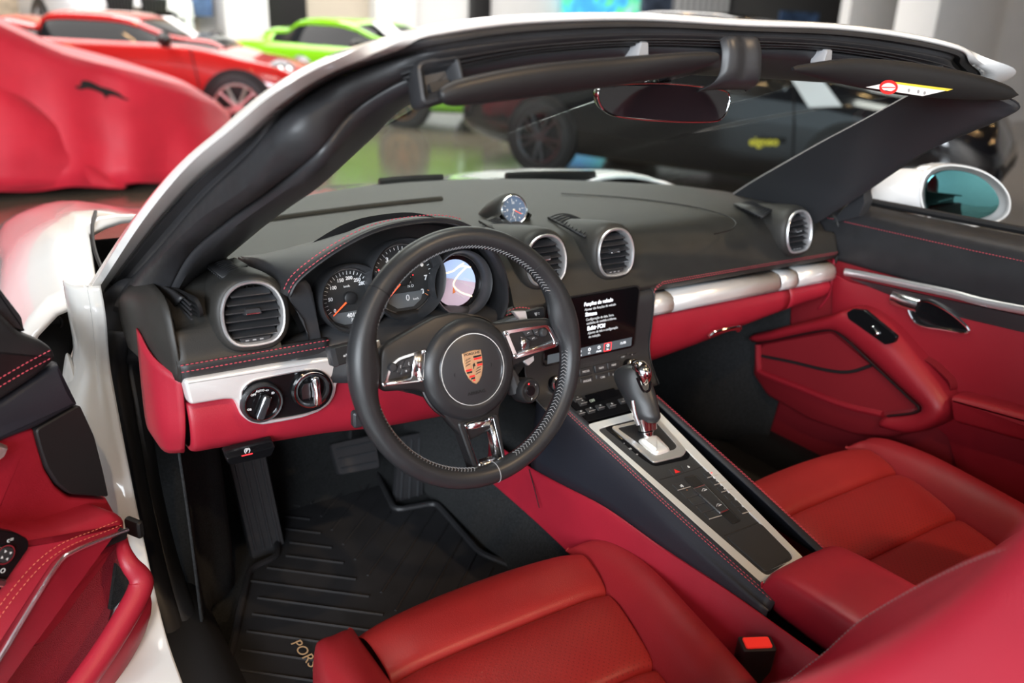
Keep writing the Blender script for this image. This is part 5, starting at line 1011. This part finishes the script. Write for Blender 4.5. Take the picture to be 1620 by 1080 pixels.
# ------------------------------------------------------------------ footwells
fw_ = thing('cabin_floor', 'dark carpeted footwells under the dashboard', 'car floor', (0, .1, .16))
part('floor_pan', 'carpet', fw_, lambda b: b.surf([[X(x, y, z) for y, z in ((.95, .62), (.86, .42), (.78, .27), (.62, .205), (.3, .195), (-.2, .195), (-.95, .195))] for x in (-.70, -.3, 0, .3, .72)], 3, 3), solid=.01)
part('tunnel', 'carpet', fw_, lambda b: b.surf([[X(-.145, y, .19), X(-.13, y, .33), X(-.085, y, .42), X(0, y, .43), X(.085, y, .42), X(.13, y, .33), X(.145, y, .19)] for y in (.90, .3, 0, -.9)], 3, 3))
part('bulkhead', 'rubber_dark', fw_, lambda b: b.rings(Fr((0, .9, .5), UX, UZ), [(-.74, -.32), (.74, -.32), (.74, .28), (-.74, .28)], [(0, -.01), (0, 0)]))
part('under_dash', 'rubber_dark', fw_, lambda b: b.rings(Fr((0, .55, .735), UX, UY), [(-.70, -.28), (.70, -.28), (.70, .34), (-.70, .34)], [(0, 0), (0, .004)]))
for s in (-1, 1):
    q = lambda p: p if s < 0 else mx(p)
    part('kick_panel', 'carpet', fw_, lambda b: b.surf([[q(X(x, y, z)) for x, y, z in r] for r in (((-.706, .30, .63), (-.68, .42, .63), (-.60, .55, .63), (-.57, .86, .63)), ((-.705, .28, .45), (-.68, .38, .45), (-.60, .50, .45), (-.575, .86, .45)), ((-.70, .30, .22), (-.665, .38, .22), (-.60, .47, .22), (-.58, .86, .22)))], 4, 4), solid=.004)
part('rear_bulkhead', 'carpet', fw_, lambda b: b.rings(Fr((0, -.98, .5), UX, UZ), [(-.7, -.32), (.7, -.32), (.7, .25), (-.7, .25)], [(0, 0), (0, .01)]))
g_ = part('floor_hatch', 'black_plastic', fw_, lambda b: b.rings(Fr((.36, .80, .44), UX, V((0, .5, 1))), rrect(.2, .2, .01), [(0, 0), (0, .006), (.002, .008)])); part('hatch_knob', 'rubber', g_, lambda b: b.lathe(Fr((.34, .77, .50), UX, V((0, .5, 1))), [(.014, 0), (.013, .014), (0, .016)], 14))
# pedals
def pedal(name, label, O, y, ribs, dr, cat='pedal'):
    c_ = at(*O[0], 'y', y); f_ = Fr(c_, UX, V((0, .45, 1))); f_.w = f_.w if f_.w.y < 0 else -f_.w
    t = thing(name, label, cat, c_); Q = [atp(x, yy, f_) for x, yy in O]
    part('pad', 'rubber', t, lambda b: b.rings(f_, rpoly(Q, .008, 3), [(0, -.01), (0, .004), (.002, .007)]))
    (a0, b0), (a1, b1), (a2, b2), (a3, b3) = Q[:4]
    for i in range(ribs):
        t_ = (i+.7)/(ribs+.4)
        if dr: p, q_ = (a0+(a1-a0)*t_, b0+(b1-b0)*t_), (a3+(a2-a3)*t_, b3+(b2-b3)*t_)
        else: p, q_ = (a0+(a3-a0)*t_, b0+(b3-b0)*t_), (a1+(a2-a1)*t_, b1+(b2-b1)*t_)
        p2 = [p[k]*.92+q_[k]*.08 for k in (0, 1)]; q2 = [p[k]*.08+q_[k]*.92 for k in (0, 1)]
        part('rib', 'satin_plastic', t, lambda b: b.tube([f_(*p2, .007), f_(*q2, .007)], .0028, 6))
    part('pedal_arm', 'rubber_dark', t, lambda b: b.tube([f_((a0+a1)/2, b0, -.01), f_((a0+a1)/2, b0+.10, .05)], .008, 8)) if cat == 'pedal' and not dr else None
pedal('footrest', 'ribbed black footrest left of the brake pedal', [(358,722),(418,712),(452,872),(398,885)], .60, 4, True, 'footrest')
pedal('brake_pedal', 'ribbed black brake pedal between footrest and accelerator', [(520,702),(592,686),(600,740),(535,752)], .60, 3, False)
pedal('accelerator_pedal', 'tall black accelerator pedal right of the brake pedal', [(630,690),(670,682),(668,790),(622,806)], .62, 3, True)
# rubber mat with raised border and chevron ribs
mt_ = thing('floor_mat', 'black rubber floor mat with chevron ribs and gold lettering', 'floor mat', at(480,1000,'z',.215))
FM = Fr((0, 0, .212), UX, UY, UZ)
def mq(P, h=0): return [atp(x, y, FM, h) for x, y in P]
def matP(px, py, dz=0):
    p = at(px, py, 'z', .215); k = max(0, p.y-.60); 
    if k > 0: p = at(px, py, 'y', .60) if at(px, py, 'y', .60).z > .215 else p
    return p
MP = [(x, y) for x, y in mq([(395,905),(440,885),(432,770),(560,745),(590,740),(625,812),(690,800),(760,880),(860,920),(760,1000),(560,1200),(330,1200)])]
mtb = part('mat_base', 'rubber', mt_, lambda b: b.rings(FM, rpoly(MP, .02, 3), [(0, 0), (0, .004), (.001, .005)]))
part('mat_border', 'rubber', mt_, lambda b: b.tube(cr([FM(a, c_, .008) for a, c_ in rpoly(MP, .02, 3)], 1, True), .007, 8, closed=True))
def inside(p, P):
    r_ = False
    for i in range(len(P)):
        (x1, y1), (x2, y2) = P[i-1], P[i]
        if (y1 > p[1]) != (y2 > p[1]) and p[0] < (x2-x1)*(p[1]-y1)/(y2-y1)+x1: r_ = not r_
    return r_
for i in range(15):
    y0 = -.15+.06*i
    for sgn in (-1, 1):
        L = [( -.40+sgn*.012+sgn*.022*k, y0+.020*k) for k in range(13)]; L = [p for p in L if inside(p, MP)]
        if len(L) > 2: part('rib', 'rubber', mt_, lambda b: b.tube([FM(a, c_, .0052) for a, c_ in L], .0028, 5))
d_ = at(517,1078,'z',.222)-at(466,1014,'z',.222); lf_ = Fr(at(466,1014,'z',.222), d_, UZ.cross(d_), UZ)
mat('mat_gold', (.45, .30, .17), .5); text(lf_, 'PORSCHE', .026, 'mat_gold', mt_, sx=1.2, align='LEFT')
# ------------------------------------------------------------------ showroom shell
def struct(o): o['kind'] = 'structure'; return o
def slab(nm, mt, x0, x1, y0, y1, z0, z1, st=True, **k):
    o = MB().box(Fr(((x0+x1)/2, (y0+y1)/2, z0), UX, UY), x1-x0, y1-y0, z1-z0, .004).build(nm, mt, None, **k)
    return struct(o) if st else o
mat('floor_tile', (.20, .165, .125), .16, noise=.15, nscale=1.2, coat=.3, coatr=.12)
mat('ceiling_dark', (.05, .048, .045), .8); mat('wall_white', (.74, .74, .74), .7, noise=.03, nscale=2); mat('wall_beige', (.52, .46, .38), .7, noise=.03, nscale=2)
mat('wall_grey', (.13, .125, .12), .7); mat('frame_black', (.012, .012, .013), .4); mat('stone_wall', (.50, .40, .29), .8, noise=.35, nscale=7); mat('brown_frame', (.16, .12, .09), .5)
mat('poster_blue', (.10, .18, .35), .5, noise=.8, nscale=3); mat('poster_dark', (.06, .08, .12), .5, noise=.9, nscale=4)
slab('floor', 'floor_tile', -9, 22, -8, 15, -.1, 0)
slab('wall_left', 'wall_grey', -9, -8.8, 3.5, 15, 0, 4.3)
slab('wall_front', 'wall_white', -9, 22, -8.2, -8, 0, 4.3)
slab('ceiling', 'ceiling_dark', -9, 22, -8, 15, 4.3, 4.4)
slab('wall_back', 'wall_white', -9, 22, 14.4, 14.6, 0, 4.3)
slab('wall_right', 'wall_white', 21.8, 22, -8, 15, 0, 4.3)
slab('trim_1', 'stone_wall', -9, 1.9, 14.3, 14.42, 0, 4.3)
slab('trim_2', 'wall_beige', 1.9, 2.9, 14.3, 14.42, 0, 4.3)
slab('trim_3', 'frame_black', 3.95, 4.75, 14.25, 14.42, 0, 4.3)
slab('trim_4', 'wall_beige', 4.75, 5.95, 14.3, 14.42, 0, 4.3)
slab('trim_5', 'wall_white', 5.95, 6.75, 14.0, 14.42, 0, 4.3)
slab('trim_6', 'frame_black', 8.10, 8.50, 14.2, 14.42, 0, 4.3)
slab('trim_7', 'wall_grey', 15.3, 20, 14.2, 14.42, 0, 4.3)
slab('trim_8', 'wall_white', 3.15, 3.85, 13.6, 14.2, 0, 4.3)
slab('trim_9', 'brown_frame', 14.6, 14.72, 8.6, 9.0, 0, 4.3)
slab('wall_side', 'wall_white', 12.6, 14.6, 9.0, 9.2, 0, 4.3)
slab('trim_10', 'wall_white', 10.2, 11.8, 5.9, 6.5, 0, 4.3)
slab('trim_11', 'wall_white', 12.4, 21, 6.6, 6.9, 0, 4.3)
pn_ = slab('trim_12', 'print_grey', 13.2, 14.9, 14.0, 14.3, 0, 4.3)
for i in range(9): part('slat', 'wall_white', pn_, lambda b: b.box(Fr((13.3+.19*i, 13.98, 0), UX, UY), .07, .05, 4.2, .005))
def board(nm, label, cat, mt, px0, py0, px1, py1, y, group=None):
    A = at(px0, py0, 'y', y); B_ = at(px1, py0, 'y', y); D = at((px0+px1)/2, py1, 'y', y); w_ = B_.x-A.x; h = A.z-D.z
    o = MB().rings(Fr(((A.x+B_.x)/2, y, A.z-h/2), UX, UZ), rrect(w_, h, .02, 2), [(0, -.03), (0, 0), (.01, .01)]).build(nm, mt, None); return tag(o, label, cat, group)
mat('tv_picture', (.05, .2, .5), .3, emit=(.05, .25, .9), est=1.0)
nt = MATS['tv_picture'].node_tree; n_ = nt.nodes.new('ShaderNodeTexNoise'); n_.inputs['Scale'].default_value = 2.2; r_ = nt.nodes.new('ShaderNodeValToRGB')
for p_, c_ in ((0, (.02, .08, .7, 1)), (.45, (.05, .35, .9, 1)), (.55, (.10, .65, .12, 1)), (.8, (.5, .6, .7, 1))):
    e_ = r_.color_ramp.elements.new(p_) if p_ not in (0,) else r_.color_ramp.elements[0]; e_.position = p_; e_.color = c_
tcn = nt.nodes.new('ShaderNodeTexCoord'); nt.links.new(tcn.outputs['Object'], n_.inputs['Vector']); nt.links.new(n_.outputs['Fac'], r_.inputs['Fac']); nt.links.new(r_.outputs['Color'], nt.nodes['Principled BSDF'].inputs['Emission Color'])
board('television', 'wall television showing a blue and green picture', 'television', 'tv_picture', 893, -60, 1018, 27, 14.1)
board('wall_poster', 'dark picture board on the wall right of the television', 'poster', 'poster_dark', 1022, -60, 1098, 22, 14.1)
board('wall_poster', 'blue picture board on the wall above the red coupe', 'poster', 'poster_blue', 300, -40, 332, 26, 14.1)
board('wall_sign', 'blue sign with orange lettering on the grey wall', 'sign', 'poster_blue', 1235, 17, 1297, 36, 14.1)
board('safety_sign', 'red ringed safety sign on the white wall', 'sign', 'print_red', 1430, 18, 1447, 40, 8.975)
board('notice_board', 'pale notice with pictures under the red safety sign', 'notice', 'poster_dark', 1411, 50, 1450, 82, 8.975)
# ceiling lamps
mat('bulb', (1, .8, .5), .4, emit=(1, .62, .28), est=90)
k_ = 0
for x, y in [(-3, 1.5), (-1, 3.5), (1, 1.2), (3, 2.5), (5, .6), (6.5, 3), (2, 5.5), (5, 6), (8, 1), (8, 5.5), (0, 8), (4, 9.5), (-3, 6.5), (1.2, -3), (-1.8, -3), (4.5, -2.5), (7.5, -2.5), (3, -5), (6, -5), (2.8, -.8), (5.6, -1), (10, -1), (9.5, 9), (12, 1), (12.5, 3), (13, 5), (14.5, 0), (15, 2.2), (15.5, 4.4), (17, 1), (17.5, 3.4), (18, 5.6), (20, 0), (20, 2.5), (20.5, 5), (11, 7.5), (7, 11)]:
    t = thing('ceiling_lamp', 'small warm ceiling lamp with white housing', 'lamp', (x, y, 4.3), 'ceiling lamps')
    f_ = Fr((x, y, 4.28), UX, -UY, -UZ); part('lamp_housing', 'wall_white', t, lambda b: b.lathe(f_, [(.0, 0), (.09, 0), (.09, .12), (.07, .12), (.07, .06)], 16)); part('bulb', 'bulb', t, lambda b: b.lathe(f_, [(.06, .06), (.055, .10), (.03, .12), (0, .125)], 12))
# ------------------------------------------------------------------ cars in the showroom
def wheel(par, c, side, fwd, r=.33, w_=.22, n=10, rimc='satin_silver', rr_=.74):
    f_ = Fr(c, fwd, UZ, side)
    t = part('wheel', 'rubber', par, lambda b: b.lathe(f_, [(r*.7, -w_), (r*.95, -w_), (r, -w_*.85), (r, -.02), (r*.95, .0), (r*rr_, .004), (r*rr_, -.02)], 40, cap0=True))
    part('rim', rimc, t, lambda b: b.lathe(f_, [(r*rr_, .002), (r*(rr_-.03), .008), (r*(rr_-.07), .0), (r*(rr_-.09), -.06), (r*.2, -.09), (0, -.09)], 40) if False else b.lathe(f_, [(r*rr_, .0), (r*(rr_-.02), .010), (r*(rr_-.07), .006), (r*(rr_-.09), -.05)], 40))
    part('brake_disc', 'rubber_dark', t, lambda b: b.lathe(f_, [(r*.62, -.06), (0, -.06)], 24))
    for i in range(n):
        a = 6.28319*(i+(.18 if i % 2 else -.18))/n; d = V((math.cos(a), math.sin(a), 0))
        part('spoke', rimc, t, lambda b: b.tube([f_(d.x*r*.10, d.y*r*.10, -.012), f_(d.x*r*(rr_-.05), d.y*r*(rr_-.05), .0)], lambda q: .020-.005*q, 6))
    part('hub', rimc, t, lambda b: b.lathe(f_, [(r*.17, -.02), (r*.16, .0), (0, .004)], 16)); return t
def coupe(name, label, paint, o, yaw, L=4.35, W=1.80, H=1.28, hood=.72, belt=.90, deck=.98, fa=1.28, ra=-1.20, z0=0, rimc='satin_silver', nsp=10, tall=0, roofc=None, rw=.33):
    fw = V((math.sin(math.radians(yaw)), math.cos(math.radians(yaw)), 0)); rt = V((fw.y, -fw.x, 0)); o = V(o)
    def B(s, t, z): return o+fw*s+rt*t+V((0, 0, z+z0))
    t = thing(name, label, 'car', o+V((0, 0, z0)), 'cars on show around the convertible')
    h = L/2; w = W/2
    S = [(-h, .70, .55, .62, .38), (-h+.12, .86, .66, .80, .26), (-h+.45, .95, deck-.10, deck-.02, .20), (-h+.9, 1.0, belt, deck+.03, .18), (ra+.4, .98, belt+.01, belt+.05, .16), (-.3, .955, belt, belt+.04, .15), (.3, .955, belt-.01, belt+.02, .15), (fa-.45, .97, belt-.03, belt+.0+.0, .16), (fa, .99, hood+.06, hood+.10, .18), (h-.42, .96, hood-.02, hood+.03, .20), (h-.16, .86, .58, hood-.06, .22), (h-.03, .66, .48, .56, .26), (h, .45, .44, .48, .34)]
    rows = []
    for s, kw, zs, zc, zb in S:
        W_ = w*kw; half = [(W_*.80, zb), (W_*.97, zb+.06), (W_, zb+(zs-zb)*.45), (W_*.99, zb+(zs-zb)*.75), (W_*.93, zs), (W_*.82, zs+(zc-zs)*.35+.0), (W_*.45, zc), (0, zc+.015)]
        rows.append([B(s, a, z) for a, z in half]+[B(s, -a, z) for a, z in half[-2::-1]])
    b = MB(); R_ = smooth2(rows, 3, 4); b.grid(R_, cap0=True, cap1=True); b.build('body', paint, t, sharp=180)
    # greenhouse: dark glass volume, painted roof and pillars
    G = [(-h+.75, .60, deck+.02, .40), (-h+1.05, .74, deck+.12, .55), (-h+1.45, .82, H-.12, .60), (-.55, .86, H-.01, .62), (-.1, .86, H, .62), (.22, .84, H-.03, .60), (.60, .80, H-.17, .55), (.95, .72, belt+.06, .50), (1.08, .66, belt+.0, .45)]
    rows = []
    for s, kb, zr, kt in G:
        wb, wt = w*kb, w*kt*1.05; zb = belt-.06; rows.append([B(s, wb*1.06, zb), B(s, wb*.5+wt*.5+.03, (zb+zr)/2), B(s, wt+.02, zr-.05), B(s, wt*.82, zr-.006), B(s, 0, zr+.012), B(s, -wt*.82, zr-.006), B(s, -wt-.02, zr-.05), B(s, -wb*.5-wt*.5-.03, (zb+zr)/2), B(s, -wb*1.06, zb)])
    Rg = smooth2(rows, 3, 4); b = MB(); b.grid(Rg, cap0=True, cap1=True); b.build('windows', 'cabin_glass', t, sharp=180)
    nC = len(Rg[0]); i0, i1 = (6, 21)
    up = V((0, 0, .008)); j0 = 5; j1 = nC-6
    b = MB(); b.grid([[p+up+(p-o).normalized()*.004 for p in r[j0:j1+1]] for r in Rg[i0-3:i1+1]]); b.build('roof', roofc or paint, t, sharp=180, solid=.012)
    b = MB()
    for sg in (0, -1): # rear quarter and front pillars, roof rails
        J = lambda k: k if sg == 0 else nC-1-k
        b.tube([Rg[i][J(6)] for i in range(3, 23)], .030, 6); b.tube([Rg[i][J(6)] for i in range(21, 33)], .032, 6)
        b.grid([[Rg[i][J(k)]*1.0+(Rg[i][J(k)]-B(0, 0, .8))*.012 for k in range(0, 7)] for i in range(0, 7)])
    b.build('pillars', paint, t, solid=.01)
    part('door_gap', 'rubber_dark', t, lambda b: [b.tube([B(.95, sg*w*.975, .30), B(.92, sg*w*.985, .60), B(.86, sg*w*.93, belt-.03)], .006, 5) for sg in (-1, 1)])
    for s in (fa, ra):
        for sg in (-1, 1):
            part('wheel_arch', 'rubber_dark', t, lambda b: b.lathe(Fr(B(s, sg*w*.955, rw+.01), fw, UZ, rt*sg), [(rw*1.12, -.05), (rw*1.12, .045), (rw*1.06, .045), (0, .03)], 32))
            wheel(t, B(s, sg*w*1.02, rw), rt*sg, fw, rw, n=nsp, rimc=rimc)
    for sg in (-1, 1):
        hl = Fr(B(h-.40, sg*w*.74, hood-.03), V((fw*.6-rt*sg*.8)), fw*-.45+V((0, 0, 1)), fw*.7+rt*sg*.5+V((0, 0, .5)))
        q_ = part('headlight', 'dark_metal', t, lambda b: b.rings(hl, [(a*.17, c_*.10) for a, c_ in circ(1, 20)], [(0, -.05), (0, .015), (.02, .04), (.05, .05)]), sharp=60)
        for a in (-.06, .05): part('lens', 'chrome', q_, lambda b: b.lathe(hl.at(a, 0, .05), [(.035, -.01), (.034, .008), (.02, .004), (0, 0)], 14))
        part('door_mirror', 'black_plastic' if paint != 'dark_paint' else paint, t, lambda b: b.tube([B(.66, sg*w*.93, belt-.02), B(.66, sg*(w+.05), belt+.04), B(.68, sg*(w+.16), belt+.05), B(.68, sg*(w+.22), belt+.04)], lambda q: .02+.06*math.sin(min(1, q*1.1)*3.0), 10, fx=.9))
    part('front_intake', 'rubber_dark', t, lambda b: b.surf([[B(h-.10+d, a, z) for a in (-.62, -.3, 0, .3, .62)] for z, d in ((.24, .07), (.32, .10), (.40, .10))], 3, 3), solid=.02)
    for sg in (-1, 1): part('side_intake', 'rubber_dark', t, lambda b: b.rings(Fr(B(h-.12, sg*.66, .36), rt, UZ, fw+rt*sg*.7), rpoly([(-.16, -.07), (.14, -.07), (.16, .07), (-.10, .07)], .02), [(0, -.06), (0, .04)]))
    return t, B, fw, rt
mat('red_paint', (.62, .022, .02), .22, coat=1); mat('green_paint', (.22, .60, .012), .22, coat=1); mat('dark_paint', (.008, .008, .010), .10, coat=1); mat('suv_white', (.72, .74, .75), .25, coat=.8)
mat('bronze', (.42, .26, .14), .35, metal=1); mat('cover_cloth', (.74, .018, .045), .50, sheen=.25, noise=.10, nscale=3, bump=-.6, bscale=1.5, bdist=.12); mat('paper', (.82, .83, .84), .6)
def centre(wheel_xy, yaw, s, side, w_): # car centre from one measured wheel
    fw = V((math.sin(math.radians(yaw)), math.cos(math.radians(yaw)), 0)); rt = V((fw.y, -fw.x, 0)); return V((*wheel_xy, 0))-fw*s-rt*side*w_
rc = coupe('red_coupe', 'red two-door coupe with silver wheels and a paper sheet in its windscreen', 'red_paint', centre((1.62, 7.95), 119, 1.30, 1, .90), 119, L=4.24, W=1.79, H=1.19, hood=.74, belt=.92, deck=1.0, fa=1.30, ra=-1.27)
gcx = coupe('green_coupe', 'lime green sports coupe with dark roof glass behind the red coupe', 'green_paint', centre((3.80, 8.6), 152, 1.25, 1, .90), 152, L=4.5, W=1.85, H=1.21, hood=.70, belt=.88, deck=.95, fa=1.25, ra=-1.22, rimc='bronze', rw=.34)
dc = coupe('dark_coupe', 'dark sports coupe seen through the windscreen, covered in lamp reflections', 'dark_paint', centre((3.50, 5.25), 157, -1.25, 1, .90), 157, L=4.6, W=1.9, H=1.36, hood=.80, belt=.95, deck=1.0, fa=1.35, ra=-1.25, rimc='dark_metal', rw=.31)
def sheet(nm, label, car, s, tt, z, wd, ht):
    _, B, fw, rt = car; o = B(s, tt, z); f_ = Fr(o, rt, V((0, 0, .55))-fw*.85, None)
    f_.w = f_.w if f_.w.z > 0 else -f_.w
    return tag(MB().rings(f_, rrect(wd, ht, .004, 1), [(0, 0), (0, .003)]).build(nm, 'paper', None), label, 'paper', 'price sheets in windscreens')
sheet('price_sheet', 'white paper sheet in the windscreen of the red coupe', rc, .66, .30, 1.075, .36, .36)
sheet('price_sheet', 'white paper sheet in the windscreen of the green coupe', gcx, .62, .30, 1.095, .36, .34)
_, B_d, f_d, r_d = dc
FSd = Fr(B_d(0, .99, .9), f_d, UZ, r_d)
qd = [atp(x, y, FSd) for x, y in ((1245,115),(1300,125),(1332,168),(1280,170))]
tag(MB().rings(FSd, qd, [(0, -.006), (0, 0)]).build('price_sheet', 'paper', None), 'white paper sheet against the side glass of the dark coupe', 'paper', 'price sheets in windscreens')
a_, c_ = atp(1209, 224, FSd); mat("yellow_print", (.55, .48, .04), .5); text(FSd.at(a_, c_, .01, .1), 'eigoso', .085, 'yellow_print', dc[0], bold=.004)
# white suv on a dark platform
slab('trim_13', 'frame_black', -4.5, 3.0, 12.0, 14.2, 0, .60)
sv = thing('white_suv', 'white large car on a raised platform with twin black grilles', 'car', (1.55, 12.9, .60), 'cars on show around the convertible')
o = V((1.42, 12.9, .60)); fwv = V((.20, -.98, 0)).normalized(); rtv = V((fwv.y, -fwv.x, 0))
def Bs(s, t_, z): return o+fwv*s+rtv*t_+V((0, 0, z))
rows = []
for s, kw, zs, zc, zb in ((-1.0, 1, 1.0, 1.1, .3), (-.2, 1, 1.0, 1.12, .28), (.3, .98, .95, 1.05, .26), (.62, .9, .80, .92, .24), (.74, .78, .70, .80, .26), (.78, .6, .60, .66, .32)):
    W_ = .95*kw; half = [(W_*.85, zb), (W_, zb+.1), (W_, zs-.2), (W_*.94, zs), (W_*.5, zc), (0, zc+.01)]; rows.append([Bs(s, a, z) for a, z in half]+[Bs(s, -a, z) for a, z in half[-2::-1]])
part('body', 'suv_white', sv, lambda b: b.surf(rows, 3, 3), sharp=180)
for sg in (-1, 1):
    fgr = Fr(Bs(.78, sg*.23, .70), rtv, UZ, fwv); g_ = part('grille', 'rubber_dark', sv, lambda b: b.rings(fgr, rpoly([(-.19, -.10), (.19, -.10), (.17, .10), (-.15, .10)], .04), [(0, -.05), (0, .02)]))
    for k in range(8): part('grille_bar', 'dark_metal', g_, lambda b: b.box(fgr.at(-.15+.042*k, 0, .02), .010, .17, .015, .002))
    part('side_intake', 'rubber_dark', sv, lambda b: b.rings(Fr(Bs(.70, sg*.70, .45), rtv, UZ, fwv+rtv*sg*.4), rpoly([(-.16, -.09), (.12, -.11), (.16, .09), (-.12, .09)], .03), [(0, -.06), (0, .04)]))
part('number_plate', 'print_grey', sv, lambda b: b.box(Fr(Bs(.80, 0, .47), rtv, UZ, fwv), .42, .10, .015, .004)); wheel(sv, Bs(-.15, .97, .38), rtv, fwv, .38, n=8, rimc='dark_metal'); wheel(sv, Bs(-.15, -.97, .38), -rtv, fwv, .38, n=8, rimc='dark_metal')
# car under a red cloth cover
cv = thing('covered_car', 'car hidden under a loose red cloth cover with a black leaping cat print', 'car', (-.9, 6.5, 0), 'cars on show around the convertible')
def lerpt(T, x):
    for (a, va), (b_, vb_) in zip(T, T[1:]):
        if x <= b_: k = (x-a)/(b_-a); k = max(0, min(1, k)); return va+(vb_-va)*k
    return T[-1][1]
PX = [(-4.0, .85), (-3.2, 1.15), (-2.2, 1.42), (-1.2, 1.40), (-.55, 1.20), (-.15, .98), (.3, .86), (.75, .72), (1.0, .55), (1.15, .35), (1.22, .05)]
rows = []
nx, ny = 80, 40
for i in range(nx+1):
    x = -4.0+5.22*i/nx; zt = (lerpt(PX, x-.1)+lerpt(PX, x)*2+lerpt(PX, x+.1))/4; row = []; hw = .92*(1-max(0, (x-.2)/1.02)**3*.75)
    for j in range(ny+1):
        u = -1+2*j/ny; au = abs(u)
        if au < .62: yy = au/.62*hw*.82; z = zt-.07*(au/.62)**2
        else: k = (au-.62)/.38; yy = hw*(.82+.22*k**.6)+.10*k*k; z = (zt-.07)*(1-k**1.15)+.06
        fold = .020*math.sin(x*9+yy*5+3*math.sin(x*2.1))*k*1.4 if au > .62 else .006*math.sin(x*7+yy*9)
        sag = .035*math.exp(-((z-.45)/.1)**2)*math.sin(x*3.1+1) if au > .62 else 0
        row.append(V((x, 6.62+math.copysign(yy+fold+sag, u), max(.03, z+fold*.5))))
    rows.append(row)
part('cloth_cover', 'cover_cloth', cv, lambda b: b.grid(rows, cap1=False), sharp=180, solid=.01)
for s in (-2.9, .35): part('wheel_bottom', 'rubber', cv, lambda b: b.lathe(Fr((s, 5.95, .31), UX, UZ, -UY), [(.0, -.2), (.31, -.2), (.31, 0), (.2, .01), (0, .01)], 28))
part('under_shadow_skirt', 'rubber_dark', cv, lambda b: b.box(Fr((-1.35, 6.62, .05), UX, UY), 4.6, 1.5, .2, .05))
# second folded drape, nearer and paler where it catches the light
rows = []
for i in range(37):
    x = -3.4+3.5*i/36; row = []
    for j in range(15):
        k = j/14; hgt = .88*(1-max(0, (x+.9)/1.0)**2) if x > -.9 else .88
        hgt = max(.05, hgt); row.append(V((x+.015*math.sin(j*1.3), 5.86-.30*math.sin(k*1.57)+.018*math.sin(x*8+k*3), hgt*math.cos(k*1.50)+.03)))
    rows.append(row)
part('cover_skirt', 'cover_cloth', cv, lambda b: b.grid(rows), sharp=180, solid=.01)
# leaping cat print
c_ = at(158, 142, 'y', 5.76); 
fcv = Fr(c_, V((1, 0, -.16)), V((0, .5, 1))); fcv.w = fcv.w if fcv.w.y < 0 else -fcv.w
cat = [(-.17, .06), (-.13, .065), (-.11, .05), (-.06, .045), (.0, .02), (.06, .01), (.12, -.01), (.15, -.035), (.19, -.05), (.145, -.05), (.11, -.035), (.06, -.03), (.03, -.055), (.02, -.03), (-.03, -.01), (-.08, -.005), (-.12, -.02), (-.16, -.01), (-.12, .01), (-.13, .035), (-.15, .045)]
part('cat_print', 'frame_black', cv, lambda b: b.rings(fcv, cr2(cat, 3), [(0, .0), (0, .012)]), label='black leaping cat silhouette')
# dark spoiler car edge behind the cover
